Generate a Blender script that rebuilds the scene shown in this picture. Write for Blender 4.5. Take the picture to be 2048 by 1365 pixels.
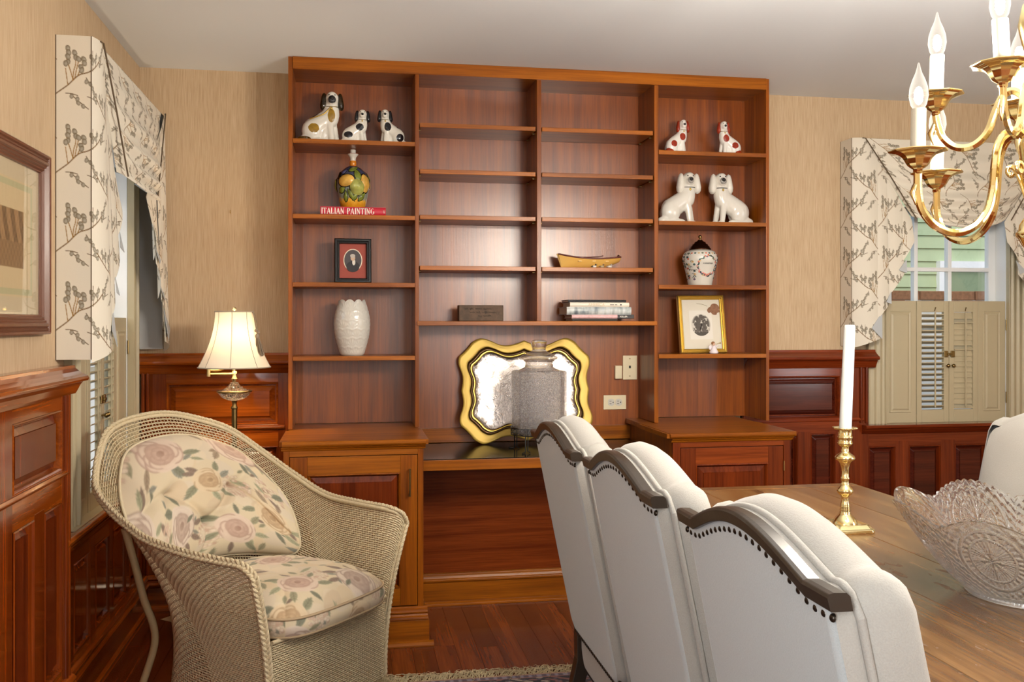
import bpy, bmesh, math, random
import numpy as np
from mathutils import Vector, Matrix, Euler
random.seed(7)
for o in list(bpy.data.objects): bpy.data.objects.remove(o)
SC = bpy.context.scene
COL = SC.collection
PI = math.pi

# ------------------------------------------------------------------ camera
cd = bpy.data.cameras.new('camera'); cam = bpy.data.objects.new('camera', cd); COL.objects.link(cam)
cd.sensor_width = 36.0; cd.lens = 36.0 * 1880 / 2048
YAW = math.atan(326 / 1880)
cam.location = (0, 0, 1.33); cam.rotation_euler = (PI / 2, 0, -YAW)
cd.shift_y = -37.5 / 2048; cd.clip_start = 0.05; cd.clip_end = 100
SC.camera = cam

# ------------------------------------------------------------------ world, exposure
w = bpy.data.worlds.new('world'); SC.world = w; w.use_nodes = True
wn = w.node_tree; wbg = wn.nodes['Background']
sky = wn.nodes.new('ShaderNodeTexSky'); sky.sky_type = 'NISHITA'; sky.sun_disc = False
sky.sun_elevation = math.radians(48); sky.sun_rotation = math.radians(210); sky.air_density = 1.2; sky.dust_density = 2.5
wn.links.new(sky.outputs[0], wbg.inputs[0]); wbg.inputs[1].default_value = 0.30
SC.view_settings.view_transform = 'Standard'; SC.view_settings.look = 'None'
SC.view_settings.exposure = 0.38; SC.view_settings.gamma = 1.0; SC.view_settings.use_curve_mapping = False
cy = SC.cycles
cy.use_denoising = True; cy.max_bounces = 18; cy.diffuse_bounces = 5; cy.glossy_bounces = 5
cy.transmission_bounces = 16; cy.transparent_max_bounces = 16
cy.sample_clamp_indirect = 6.0; cy.caustics_reflective = False; cy.caustics_refractive = False; cy.blur_glossy = 0.6

# ------------------------------------------------------------------ area lights added in place of unseen windows behind and beside the camera
def area(name, loc, rot, sx, sy, power, color):
    l = bpy.data.lights.new(name, 'AREA'); l.shape = 'RECTANGLE'; l.size = sx; l.size_y = sy
    l.energy = power; l.color = color
    o = bpy.data.objects.new(name, l); COL.objects.link(o); o.location = loc; o.rotation_euler = rot
    return o
area('daylight_stand_in', (1.40, -1.66, 1.55), (PI / 2, 0, 0), 0.8, 1.5, 24, (0.95, 0.98, 1.0))
area('daylight_stand_in', (-0.90, -0.55, 1.50), (PI / 2, 0, -PI / 2), 0.95, 1.5, 52, (0.84, 0.93, 1.0))
area('daylight_stand_in', (4.15, 0.9, 1.50), (PI / 2, 0, PI / 2), 0.95, 1.5, 30, (0.92, 0.97, 1.0))  # added fill light, placed clear of the bookcase reflections
BULB_E, LAMP_E = 3500.0, 330.0

# ------------------------------------------------------------------ materials
def srgb(h):
    if isinstance(h, str):
        h = [int(h[i:i + 2], 16) / 255 for i in (0, 2, 4)]
    return tuple((c / 12.92 if c <= .04045 else ((c + .055) / 1.055) ** 2.4) for c in h) + (1.0,)
class N:
    def __init__(s, name):
        s.m = bpy.data.materials.new(name); s.m.use_nodes = True; s.t = s.m.node_tree
        s.p = s.t.nodes['Principled BSDF']; s.out = s.t.nodes['Material Output']
    def n(s, typ, **k):
        x = s.t.nodes.new('ShaderNode' + typ)
        for a, b in k.items():
            if a.startswith('_'): setattr(x, a[1:], b)
            elif a.startswith('i') and a[1:].isdigit(): s.set(x.inputs[int(a[1:])], b)
            else: s.set(x.inputs[a], b)
        return x
    def set(s, inp, v):
        if isinstance(v, bpy.types.NodeSocket): s.t.links.new(v, inp)
        else: inp.default_value = v
    def P(s, **k):
        for a, b in k.items(): s.set(s.p.inputs[a.replace('_', ' ')], b)
    def coord(s, scale=(1, 1, 1), src='Object', rot=(0, 0, 0), loc=None):
        tc = s.n('TexCoord'); mp = s.n('Mapping')
        s.t.links.new(tc.outputs[src], mp.inputs[0]); mp.inputs[3].default_value = scale; mp.inputs[2].default_value = rot
        if loc is not None: s.set(mp.inputs[1], loc)
        return mp.outputs[0]
    def rnd(s): return s.n('ObjectInfo').outputs['Random']
    def ramp(s, fac, stops):
        r = s.n('ValToRGB'); s.t.links.new(fac, r.inputs[0]); e = r.color_ramp.elements
        while len(e) < len(stops): e.new(0.5)
        for k, (p, c) in enumerate(stops): e[k].position = p; e[k].color = c
        return r.outputs[0]
    def mix(s, fac, a, b, typ='MIX'):
        x = s.n('Mix', _data_type='RGBA', _blend_type=typ)
        s.set(x.inputs[0], fac); s.set(x.inputs[6], a); s.set(x.inputs[7], b); return x.outputs[2]
    def math(s, op, a, b=0.0):
        x = s.n('Math', _operation=op); s.set(x.inputs[0], a); s.set(x.inputs[1], b); return x.outputs[0]
    def noise(s, vec, scale=5, detail=4, rough=.5, dist=0):
        x = s.n('TexNoise'); s.t.links.new(vec, x.inputs['Vector']); x.inputs['Scale'].default_value = scale
        x.inputs['Detail'].default_value = detail; x.inputs['Roughness'].default_value = rough; x.inputs['Distortion'].default_value = dist
        return x.outputs[0]
    def bump(s, h, strength=.2, dist=.01):
        b = s.n('Bump'); b.inputs['Strength'].default_value = strength; b.inputs['Distance'].default_value = dist
        s.t.links.new(h, b.inputs['Height']); s.t.links.new(b.outputs[0], s.p.inputs['Normal'])
def plain(name, col, rough=.5, metal=0., spec=.5, bump=None, var=0., **k):
    q = N(name); c = srgb(col)
    q.P(Base_Color=c, Roughness=rough, Metallic=metal); q.p.inputs['Specular IOR Level'].default_value = spec
    for a, b in k.items(): q.set(q.p.inputs[a.replace('_', ' ')], b)
    if bump or var:
        v = q.coord()
        nz = q.noise(v, bump[0] if bump else 30, 3)
        if bump: q.bump(nz, bump[1], bump[2] if len(bump) > 2 else .004)
        if var:
            d = tuple(x * (1 - var) for x in c[:3]) + (1,); l = tuple(min(1, x * (1 + var)) for x in c[:3]) + (1,)
            q.P(Base_Color=q.ramp(nz, [(.3, d), (.7, l)]))
    return q.m
def wood(name, dark, light, axis='z', rough=.3, fine=1.0, coat=0., var=.25, bumpk=.06, fig=1.0, spec=.3):
    q = N(name); sc = [24 * fine, 24 * fine, 24 * fine]; sc['xyz'.index(axis)] = 0.9 * fig
    off = q.math('MULTIPLY', q.rnd(), 37.0)
    cb = q.n('CombineXYZ'); [q.set(cb.inputs[i], off) for i in range(3)]
    v = q.coord(sc, loc=cb.outputs[0])
    n1 = q.noise(v, 1.0, 5, .55, .6)
    f = [130, 130, 130]; f['xyz'.index(axis)] = 5
    v2 = q.coord(f, loc=cb.outputs[0]); n2 = q.noise(v2, 1.0, 3, .6)
    a, b = srgb(dark), srgb(light); mid = tuple((x + y) / 2 for x, y in zip(a, b))
    c1 = q.ramp(n1, [(.2, a), (.5, mid), (.8, b)])
    c2 = q.mix(.55, c1, q.ramp(n2, [(.35, (.55, .5, .45, 1)), (.6, (1, 1, 1, 1))]), 'MULTIPLY')
    hs = q.n('HueSaturation'); q.set(hs.inputs['Color'], c2)
    q.set(hs.inputs['Value'], q.math('ADD', q.math('MULTIPLY', q.rnd(), var), 1 - var / 2))
    q.P(Base_Color=hs.outputs[0], Roughness=rough); q.p.inputs['Specular IOR Level'].default_value = spec; q.p.inputs['Coat Weight'].default_value = coat
    q.p.inputs['Coat Roughness'].default_value = .08
    q.bump(n2, bumpk, .004)
    return q.m
def vcol(name, rough=.8, attr='Col', bump=None, sheen=0., metal=0., spec=.3):
    q = N(name); a = q.n('Attribute', _attribute_name=attr)
    q.P(Base_Color=a.outputs[0], Roughness=rough, Metallic=metal); q.p.inputs['Specular IOR Level'].default_value = spec
    q.p.inputs['Sheen Weight'].default_value = sheen
    if bump:
        v = q.coord((bump[0],) * 3); q.bump(q.noise(v, 1, 2), bump[1], .002)
    return q.m
def emit(name, col, strength):
    q = N(name); e = q.n('Emission'); e.inputs[0].default_value = srgb(col); e.inputs[1].default_value = strength
    q.t.links.new(e.outputs[0], q.out.inputs[0]); return q.m
def thin_glass(name, tint=(1, 1, 1, 1), gloss=.08, rough=.0):
    q = N(name); t = q.n('BsdfTransparent'); t.inputs[0].default_value = tint
    g = q.n('BsdfGlossy'); g.inputs['Roughness'].default_value = rough
    lw = q.n('LayerWeight'); lw.inputs[0].default_value = .5; mx = q.n('MixShader')
    fr = q.math('MULTIPLY', q.math('POWER', lw.outputs['Facing'], 5.0), .7)     # Schlick, same from both sides
    q.set(mx.inputs[0], q.math('ADD', fr, gloss))
    q.t.links.new(t.outputs[0], mx.inputs[1]); q.t.links.new(g.outputs[0], mx.inputs[2]); q.t.links.new(mx.outputs[0], q.out.inputs[0])
    return q.m
M = {}
DK, LT = '5a2410', 'a4562a'
M['case_z'] = wood('mahogany_upright', '5a2303', 'aa5e0c', 'z', .3)
M['case_x'] = wood('mahogany_level', '642a04', 'b66a12', 'x', .3)
M['case_y'] = wood('mahogany_deep', '5a2303', '9c560c', 'y', .3)
M['back_z'] = wood('mahogany_back_panel', '5c2404', 'a05410', 'z', .3, .8, var=.05, spec=.75)
M['wain_x'] = wood('wainscot_level', '5c1f06', 'b45c16', 'x', .12, coat=.3, bumpk=.025)
M['wain_y'] = wood('wainscot_run', '5c1f06', 'b45c16', 'y', .12, coat=.3, bumpk=.025)
M['wain_z'] = wood('wainscot_upright', '4e1806', '93420f', 'z', .12, coat=.3, bumpk=.025)
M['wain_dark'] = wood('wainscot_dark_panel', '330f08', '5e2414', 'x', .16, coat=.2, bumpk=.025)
M['door_panel'] = wood('door_panel_mahogany', '481808', '7d3412', 'z', .2)
M['red_x'] = wood('dim_red_mahogany_level', '541c08', '94461a', 'x', .25)  # redder case wood; lower light at the right cabinet partly put into colour
M['red_z'] = wood('dim_red_mahogany_upright', '4c1807', '883c14', 'z', .25)
M['wain_rx'] = wood('wainscot_dim_red_level', '4e1809', '8a3a16', 'x', .15, coat=.2, bumpk=.025)  # right-hand wainscot: redder wood, its tone partly standing in for dimmer light
M['wain_rz'] = wood('wainscot_dim_red_upright', '4a1608', '803412', 'z', .15, coat=.2, bumpk=.025)
M['floor'] = wood('pine_plank', '561f0a', '92491c', 'y', .26, .7, coat=.25, var=.5)
M['table'] = None
M['brass'] = plain('polished_brass', 'f0dca2', .13, 1.0)
M['brass2'] = plain('chandelier_brass', 'f2dda0', .12, 1.0)
M['antique'] = plain('antique_brass', '8a764c', .32, 1.0)
M['gold'] = plain('gilt', 'c9a850', .3, .85, bump=(60, .15))
M['dark'] = plain('black_lacquer', '0d0b0a', .3)
M['iron'] = plain('black_wire', '121110', .45, .3)
M['paint'] = plain('cream_paint', 'b0a486', .38, bump=(40, .03))
M['white_paint'] = plain('white_paint', 'e4e6e6', .35)
M['ceil'] = plain('ceiling_paint', 'e2e9ef', .9, spec=.1)
M['china'] = plain('glazed_china', 'cdc9bf', .12, bump=(14, .03))
M['linen'] = plain('oatmeal_linen', 'a29e96', .9, spec=.15, bump=(420, .35, .002), var=.05, Sheen_Weight=.25)
M['linen_back'] = plain('pale_linen', 'b4bbbc', .92, spec=.12, bump=(420, .3, .002), var=.04, Sheen_Weight=.25)
M['show_wood'] = plain('dark_show_wood', '30271f', .3, bump=(60, .05))
M['nail'] = plain('bronze_nail', '3a332c', .28, .8)
M['wicker'] = plain('painted_wicker', 'c9b997', .5, bump=(150, .1), var=.1)
M['glass'] = None
M['text_w'] = plain('white_lettering', 'f4ecdf', .6)
M['text_d'] = plain('dark_lettering', '2a2725', .6)

# ------------------------------------------------------------------ mesh builder
class MB:
    def __init__(s, mtx=None):
        s.v = []; s.f = []; s.sm = []; s.c = None; s.M = mtx or Matrix.Identity(4)
    def add(s, vs, fs, smooth=False):
        b = len(s.v); m = s.M
        s.v += [tuple(m @ Vector(p)) for p in vs]; s.f += [tuple(b + i for i in f) for f in fs]; s.sm += [smooth] * len(fs)
        return s
    def box(s, a, b):
        x0, y0, z0 = [min(a[i], b[i]) for i in range(3)]; x1, y1, z1 = [max(a[i], b[i]) for i in range(3)]
        return s.add([(x0, y0, z0), (x1, y0, z0), (x1, y1, z0), (x0, y1, z0), (x0, y0, z1), (x1, y0, z1), (x1, y1, z1), (x0, y1, z1)],
                     [(0, 3, 2, 1), (4, 5, 6, 7), (0, 1, 5, 4), (1, 2, 6, 5), (2, 3, 7, 6), (3, 0, 4, 7)])
    def rings(s, rs, closed=True, cap=True, smooth=True):
        """skin a list of equal-length rings"""
        n = len(rs[0]); vs = [p for r in rs for p in r]; fs = []
        for i in range(len(rs) - 1):
            for j in range(n if closed else n - 1):
                k = (j + 1) % n; fs.append((i * n + j, i * n + k, (i + 1) * n + k, (i + 1) * n + j))
        s.add(vs, fs, smooth)
        if cap and closed: s.add(rs[0], [tuple(range(n - 1, -1, -1))]); s.add(rs[-1], [tuple(range(n))])
        return s
    def lathe(s, prof, n=24, c=(0, 0, 0), smooth=True, cap=True, ph=0.):
        rs = [[(c[0] + r * math.cos(ph + 2 * PI * j / n), c[1] + r * math.sin(ph + 2 * PI * j / n), c[2] + z) for j in range(n)] for r, z in prof]
        return s.rings(rs, True, cap, smooth)
    def facet_lathe(s, prof, n=10, c=(0, 0, 0), ph=0.):
        for j in range(n):
            a, b = ph + 2 * PI * j / n, ph + 2 * PI * (j + 1) / n
            s.rings([[(c[0] + r * math.cos(t), c[1] + r * math.sin(t), c[2] + z) for t in (a, b)] for r, z in prof], False, False, True)
        return s
    def tube(s, pts, r, n=8, smooth=True, cap=True, closed=False):
        P = [Vector(p) for p in pts]; m = len(P); rs = []; up = None
        for i in range(m):
            t = (P[(i + 1) % m] - P[i - 1]) if closed else (P[min(i + 1, m - 1)] - P[max(i - 1, 0)])
            t = t.normalized() if t.length > 1e-9 else Vector((0, 0, 1))
            if up is None:
                up = Vector((0, 0, 1)) if abs(t.z) < .9 else Vector((1, 0, 0))
            up = (up - t * up.dot(t)); up = up.normalized() if up.length > 1e-6 else t.orthogonal().normalized()
            sd = t.cross(up); rr = r[i] if isinstance(r, list) else r
            ra, rb = rr if isinstance(rr, tuple) else (rr, rr)
            rs.append([tuple(P[i] + up * ra * math.sin(2 * PI * j / n) + sd * rb * math.cos(2 * PI * j / n)) for j in range(n)])
        if closed: rs.append(rs[0]); cap = False
        return s.rings(rs, True, cap, smooth)
    def ell(s, c, r, nu=16, nv=10, smooth=True):
        vs = [(c[0], c[1], c[2] - r[2])]
        for i in range(1, nv):
            a = -PI / 2 + PI * i / nv
            for j in range(nu):
                b = 2 * PI * j / nu
                vs.append((c[0] + r[0] * math.cos(a) * math.cos(b), c[1] + r[1] * math.cos(a) * math.sin(b), c[2] + r[2] * math.sin(a)))
        vs.append((c[0], c[1], c[2] + r[2])); fs = []
        for j in range(nu):
            k = (j + 1) % nu; fs.append((0, 1 + k, 1 + j)); fs.append((len(vs) - 1, 1 + (nv - 2) * nu + j, 1 + (nv - 2) * nu + k))
            for i in range(nv - 2): fs.append((1 + i * nu + j, 1 + i * nu + k, 1 + (i + 1) * nu + k, 1 + (i + 1) * nu + j))
        return s.add(vs, fs, smooth)
    def prism(s, poly, a, b, axis='z', smooth=False):
        """extrude 2D polygon (ccw) along axis from a to b; poly coords are the two other axes in xyz order"""
        def pt(p, h):
            return (p[0], p[1], h) if axis == 'z' else ((p[0], h, p[1]) if axis == 'y' else (h, p[0], p[1]))
        n = len(poly); lo = [pt(p, a) for p in poly]; hi = [pt(p, b) for p in poly]
        s.add(lo + hi, [(i, (i + 1) % n, n + (i + 1) % n, n + i) for i in range(n)], smooth)
        s.add(lo, [tuple(range(n - 1, -1, -1))]); s.add(hi, [tuple(range(n))])
        return s
    def grid(s, fn, nu, nv, smooth=True, closed_u=False):
        vs = [fn(i / nu, j / nv) for j in range(nv + 1) for i in range(nu + (0 if closed_u else 1))]
        w_ = nu if closed_u else nu + 1; fs = []
        for j in range(nv):
            for i in range(nu):
                k = (i + 1) % w_; fs.append((j * w_ + i, j * w_ + k, (j + 1) * w_ + k, (j + 1) * w_ + i))
        return s.add(vs, fs, smooth)
    def build(s, name, mat=None, parent=None, bevel=0., seg=2, kind=None, label=None, fix=True, local=False, color=None):
        me = bpy.data.meshes.new(name)
        inv = None
        if parent is not None and not local: inv = world_of(parent).inverted()
        vs = s.v if inv is None else [tuple(inv @ Vector(p)) for p in s.v]
        me.from_pydata(vs, [], s.f); me.polygons.foreach_set('use_smooth', s.sm)
        if fix:
            bm = bmesh.new(); bm.from_mesh(me); bmesh.ops.recalc_face_normals(bm, faces=bm.faces); bm.to_mesh(me); bm.free()
        if color is not None:
            ca = me.color_attributes.new('Col', 'FLOAT_COLOR', 'POINT')
            c4 = np.ones((len(vs), 4), dtype=np.float32); c4[:, :3] = color; ca.data.foreach_set('color', c4.ravel())
        me.update()
        if mat is not None: me.materials.append(mat)
        o = bpy.data.objects.new(name, me); COL.objects.link(o)
        if parent is not None: o.parent = parent
        if bevel > 0:
            b = o.modifiers.new('bevel', 'BEVEL'); b.width = bevel; b.segments = seg; b.limit_method = 'ANGLE'; b.angle_limit = math.radians(40)
        if kind: o['kind'] = kind
        if label: o['label'] = label
        return o
WM = {}
def world_of(o):
    m = Matrix.Translation(o.location) @ o.rotation_euler.to_matrix().to_4x4()
    return world_of(o.parent) @ m if o.parent else m
def thing(name, label, cat, loc=(0, 0, 0), rotz=0., group=None):
    o = bpy.data.objects.new(name, None); COL.objects.link(o); o.location = loc; o.rotation_euler = (0, 0, rotz)
    o.empty_display_size = .05; o['label'] = label; o['category'] = cat
    if group: o['group'] = group
    return o
def struct(name, label=None):
    o = bpy.data.objects.new(name, None); COL.objects.link(o); o['kind'] = 'structure'; o.empty_display_size = .05
    if label: o['label'] = label
    return o
def tag(o, label, cat, group=None):
    o['label'] = label; o['category'] = cat
    if group: o['group'] = group
    return o
def copy_tree(o, parent=None):
    c = o.copy(); COL.objects.link(c); c.parent = parent
    for ch in list(o.children): copy_tree(ch, c)
    return c
def bx(name, a, b, mat, parent=None, bevel=0., **k): return MB().box(a, b).build(name, mat, parent, bevel, **k)
def frame(o, U, V, Nn):
    U, V, Nn = Vector(U), Vector(V), Vector(Nn); m = Matrix.Identity(4)
    for i in range(3): m[i][0], m[i][1], m[i][2], m[i][3] = U[i], V[i], Nn[i], o[i]
    return m
def crom(pts, n=6, closed=False):
    P = [Vector(p) for p in pts]; m = len(P); out = []
    for i in range(m if closed else m - 1):
        if closed: a, b, c_, d = P[i - 1], P[i], P[(i + 1) % m], P[(i + 2) % m]
        else: a, b, c_, d = P[max(i - 1, 0)], P[i], P[i + 1], P[min(i + 2, m - 1)]
        for k in range(n):
            t = k / n
            out.append(tuple(.5 * ((2 * b) + (c_ - a) * t + (2 * a - 5 * b + 4 * c_ - d) * t * t + (3 * b - a - 3 * c_ + d) * t ** 3)))
    if not closed: out.append(tuple(P[-1]))
    return out
def evaluated(obs_mb, mods):
    """build a throw-away object from a MB, apply modifiers through the depsgraph, return the mesh"""
    o = obs_mb.build('tmp', None, None)
    mods(o); dg = bpy.context.evaluated_depsgraph_get(); dg.update()
    me = bpy.data.meshes.new_from_object(o.evaluated_get(dg)); bpy.data.objects.remove(o)
    return me
def mesh_obj(name, me, mat, parent=None, smooth=True):
    me.materials.clear(); me.materials.append(mat)
    if smooth: me.polygons.foreach_set('use_smooth', [True] * len(me.polygons))
    o = bpy.data.objects.new(name, me); COL.objects.link(o)
    if parent is not None: o.parent = parent
    return o
def text(body, size, mtx, name, mat, parent=None, sx=1., align='CENTER', depth=.0006):
    c = bpy.data.curves.new(name, 'FONT'); c.body = body; c.size = size; c.align_x = align; c.align_y = 'CENTER'; c.extrude = depth; c.resolution_u = 3
    o = bpy.data.objects.new('tmp_text', c); COL.objects.link(o); dg = bpy.context.evaluated_depsgraph_get(); dg.update()
    me = bpy.data.meshes.new_from_object(o.evaluated_get(dg)); bpy.data.objects.remove(o)
    t = mtx @ Matrix.Diagonal((sx, 1, 1, 1))
    if parent is not None: t = world_of(parent).inverted() @ t
    me.transform(t); return mesh_obj(name, me, mat, parent, False)
# ================================================================== THE SETTING
XL, YB, HC = -0.96, 4.605, 2.518
XR, YF = 4.25, -1.75
q = N('grasscloth')
v = q.coord((420, 420, 9)); n1 = q.noise(v, 1, 3, .6); v2 = q.coord((90, 90, 1.2)); n2 = q.noise(v2, 1, 3, .5); v3 = q.coord((170, 170, 26)); n3 = q.noise(v3, 1, 2, .5)
c1 = q.ramp(n1, [(.3, srgb('b09676')), (.55, srgb('c3ab8b')), (.75, srgb('cdb79a'))])
c1 = q.mix(.16, c1, q.ramp(n2, [(.3, (.78, .74, .7, 1)), (.6, (1, 1, 1, 1))]), 'MULTIPLY')
c1 = q.mix(.8, c1, q.ramp(n3, [(.74, (1, 1, 1, 1)), (.84, (.62, .52, .42, 1))]), 'MULTIPLY')
q.P(Base_Color=c1, Roughness=.85); q.p.inputs['Specular IOR Level'].default_value = .2; q.bump(n1, .25, .002); M['paper'] = q.m

floor = struct('floor')
bx('subfloor', (XL - .3, YF - .2, -.10), (XR + .3, YB + .3, -.021), M['dark'], floor)
rf = random.Random(3); x = XL - .02; ncol = 0
while x < XR:
    wd = .088; y = YB + .02 - rf.random() * .9
    ys = [YB + .02]
    while y > .9: ys.append(y); y -= .9 + rf.random() * 1.5
    ys.append(.9)
    for a, b in zip(ys, ys[1:]):
        if a - b < .02: continue
        bx('plank', (x + .0006, b + .0006, -.02), (x + wd - .0006, a - .0006, 0), M['floor'], floor)
    x += wd
bx('floor_behind_camera', (XL - .1, YF, -.02), (XR, .899, 0), M['floor'], floor)
ce = MB().box((XL - .2, YF - .2, HC), (XR + .2, YB + .2, HC + .1)).build('ceiling', M['ceil']); ce['kind'] = 'structure'

W2 = (2.814, 3.541, .79, 2.2)     # right window opening x0 x1 z0 z1
W1 = (3.53, 4.36, .615, 2.2)      # left window opening y0 y1 z0 z1
def wall_hole(name, fn, lo, hi, hole, mat):
    b = MB(); a0, a1, z0, z1 = hole
    for p, q_ in (((lo, 0), (a0, HC)), ((a1, 0), (hi, HC)), ((a0, 0), (a1, z0)), ((a0, z1), (a1, HC))): b.box(*fn(p, q_))
    o = b.build(name, mat, fix=False); o['kind'] = 'structure'; return o
wh = lambda h: (h[0] - .02, h[1] + .02, h[2] - .02, h[3] + .02)
wall_back = wall_hole('wall_back', lambda p, q_: ((p[0], YB, p[1]), (q_[0], YB + .16, q_[1])), XL - .16, XR + .1, wh(W2), M['paper'])
wall_left = wall_hole('wall_left', lambda p, q_: ((XL - .16, p[0], p[1]), (XL, q_[0], q_[1])), YF, YB, wh(W1), M['paper'])
bx('wall_right', (XR, YF, 0), (XR + .1, YB, HC), M['paper'], kind='structure')
bx('wall_front', (XL - .1, YF - .1, 0), (XR + .1, YF, HC), M['paper'], kind='structure')

# ------------------------------------------------------------------ wainscot
FB = frame((0, YB, 0), (1, 0, 0), (0, 0, 1), (0, -1, 0))       # back wall: x along, y up, z into room
FL = frame((XL, 0, 0), (0, 1, 0), (0, 0, 1), (1, 0, 0))        # left wall: x = world y
def raised(F, name, x0, y0, x1, y1, d0, d1, mat, par, b=.028, step=.004):
    m = MB(F); ii = lambda k, d: [(x0 + k, y0 + k, d), (x1 - k, y0 + k, d), (x1 - k, y1 - k, d), (x0 + k, y1 - k, d)]
    m.rings([ii(0, d0 - .02), ii(0, d0), ii(b, d1 - step), ii(b, d1)], True, True, False)
    return m.build(name, mat, par, .0015, 1)
def sticking(F, x0, y0, x1, y1, d0, d1, mat, par, wd=.012):
    """the small moulded edge that frames a panel opening"""
    m = MB(F); ii = lambda k, d: [(x0 + k, y0 + k, d), (x1 - k, y0 + k, d), (x1 - k, y1 - k, d), (x0 + k, y1 - k, d)]
    m.rings([ii(0, d1), ii(wd * .35, d1 + .003), ii(wd * .7, d1 - .004), ii(wd, d0)], True, False, False)
    return m.build('panel_moulding', mat, par)
def run(F, name, prof, x0, x1, mat, par, bevel=.0015):
    """moulding of profile [(height, depth)] along the wall"""
    m = MB(F); m.prism([(y, z) for y, z in prof], x0, x1, 'x'); return m.build(name, mat, par, bevel, 2)
def fbox(F, name, x0, y0, z0, x1, y1, z1, mat, par, bevel=.002): return MB(F).box((x0, y0, z0), (x1, y1, z1)).build(name, mat, par, bevel)
CAP = [(1.186, 0), (1.186, .048), (1.176, .05), (1.166, .062), (1.156, .078), (1.15, .09), (1.142, .094), (1.134, .09), (1.13, .074), (1.12, .066), (1.108, .06), (1.1, .056), (1.09, .05), (1.09, 0)]
BASE = [(0, 0), (0, .075), (.012, .074), (.02, .064), (.022, .06), (.105, .06), (.11, .072), (.122, .074), (.13, .066), (.138, .062), (.146, .066), (.156, .06), (.162, .048), (.162, 0)]
def wainscot(name, F, x0, x1, stiles, uppers, lowers, horiz, vert, zs, ends=(0, 0), cap=True, panel=None):
    """zs: lower bottom, lower top, upper bottom, upper top"""
    t = struct(name); D = .042; lb, lt, ub, ut = zs
    fbox(F, 'backing', x0, .02, 0, x1, 1.12 if cap else lt + .05, .02, vert, t, 0)
    if cap:
        run(F, 'cap_moulding', CAP, x0 - ends[0], x1 + ends[1], horiz, t)
        fbox(F, 'rail', x0, ut, .004, x1, 1.1, D, horiz, t)
        fbox(F, 'rail', x0, lt, .004, x1, ub, D, horiz, t)
        run(F, 'ledge', [(ub - .024, D - .004), (ub - .02, D + .008), (ub - .012, D + .01), (ub - .004, D + .004), (ub, D - .008)], x0 + .03, x1 - .03, horiz, t)
    fbox(F, 'rail', x0, .14, .004, x1, lb, D, horiz, t)
    for a, b, lo, hi in stiles: fbox(F, 'stile', a, lo, .006, b, hi, D + .0005, vert, t)
    for a, b in uppers:
        sticking(F, a, ub, b, ut, .016, D, horiz, t); raised(F, 'raised_panel', a + .012, ub + .012, b - .012, ut - .012, .018, .036, panel or horiz, t)
    for a, b in lowers:
        sticking(F, a, lb, b, lt, .016, D, vert, t); raised(F, 'raised_panel', a + .012, lb + .012, b - .012, lt - .012, .018, .036, panel or vert, t, .022)
    run(F, 'base_moulding', BASE, x0, x1, horiz, t)
    return t
Z4 = (.2, .745, .848, 1.046)
# left wall, near part (ends beside the left window)
ups = [(2.80 - .55 * k, 3.253 - .55 * k) for k in range(5)]; lows = []
for k in range(5): lows += [(2.807 - .55 * k, 2.982 - .55 * k), (3.078 - .55 * k, 3.253 - .55 * k)]
st = [(3.253, 3.335, .14, 1.1)]
for k in range(5): st += [(3.253 - .55 * (k + 1), 2.80 - .55 * k, .14, 1.1), (2.982 - .55 * k, 3.078 - .55 * k, .14, .76)]
t = wainscot('trim_1', FL, .55, 3.335, st, ups, lows, M['wain_y'], M['wain_z'], Z4, (0, .045), True, M['door_panel'])
for k, xx in enumerate((3.29, 3.318)):
    MB(FL).tube([(xx, .16, .043), (xx, 1.095, .043)], .009, 10).build('bead', M['wain_z'], t)
# left wall under the window
t = struct('trim_2')
fbox(FL, 'backing', 3.335, .02, 0, YB, .60, .012, M['wain_z'], t, 0)
pn = [(3.431, 3.637), (3.711, 3.916), (3.979, 4.19), (4.263, 4.466)]
fbox(FL, 'rail', 3.335, .497, .004, YB, .572, .03, M['wain_y'], t)
fbox(FL, 'rail', 3.335, .14, .004, YB, .19, .03, M['wain_y'], t)
e = [3.335] + [k for p in pn for k in p] + [YB]
for k in range(0, len(e), 2): fbox(FL, 'stile', e[k], .14, .006, e[k + 1], .56, .0305, M['wain_z'], t)
for a, b in pn:
    sticking(FL, a, .19, b, .497, .01, .03, M['wain_z'], t); raised(FL, 'raised_panel', a + .012, .202, b - .012, .485, .01, .026, M['wain_z'], t, .022)
run(FL, 'base_moulding', [(a, b * .8) for a, b in BASE], 3.335, YB, M['wain_y'], t)
run(FL, 'sill_nose', [(.575, 0), (.575, .036), (.585, .05), (.597, .055), (.608, .05), (.612, .04), (.612, 0)], 3.30, YB, M['wain_y'], t)
run(FL, 'cove', [(.548, .028), (.553, .036), (.566, .038), (.575, .048), (.576, .02)], 3.335, YB, M['wain_y'], t)
# back wall left of the bookcase
t = wainscot('trim_3', FB, -.945, -.27, [(-.945, -.834, .14, 1.1), (-.33, -.27, .14, 1.1), (-.62, -.545, .14, .76)], [(-.834, -.33)], [(-.834, -.62), (-.545, -.33)], M['wain_x'], M['wain_z'], Z4, (.03, 0))
for xx in (-.936, -.916): MB(FB).tube([(xx, .16, .044), (xx, 1.095, .044)], .009, 10).build('bead', M['wain_z'], t)
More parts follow.
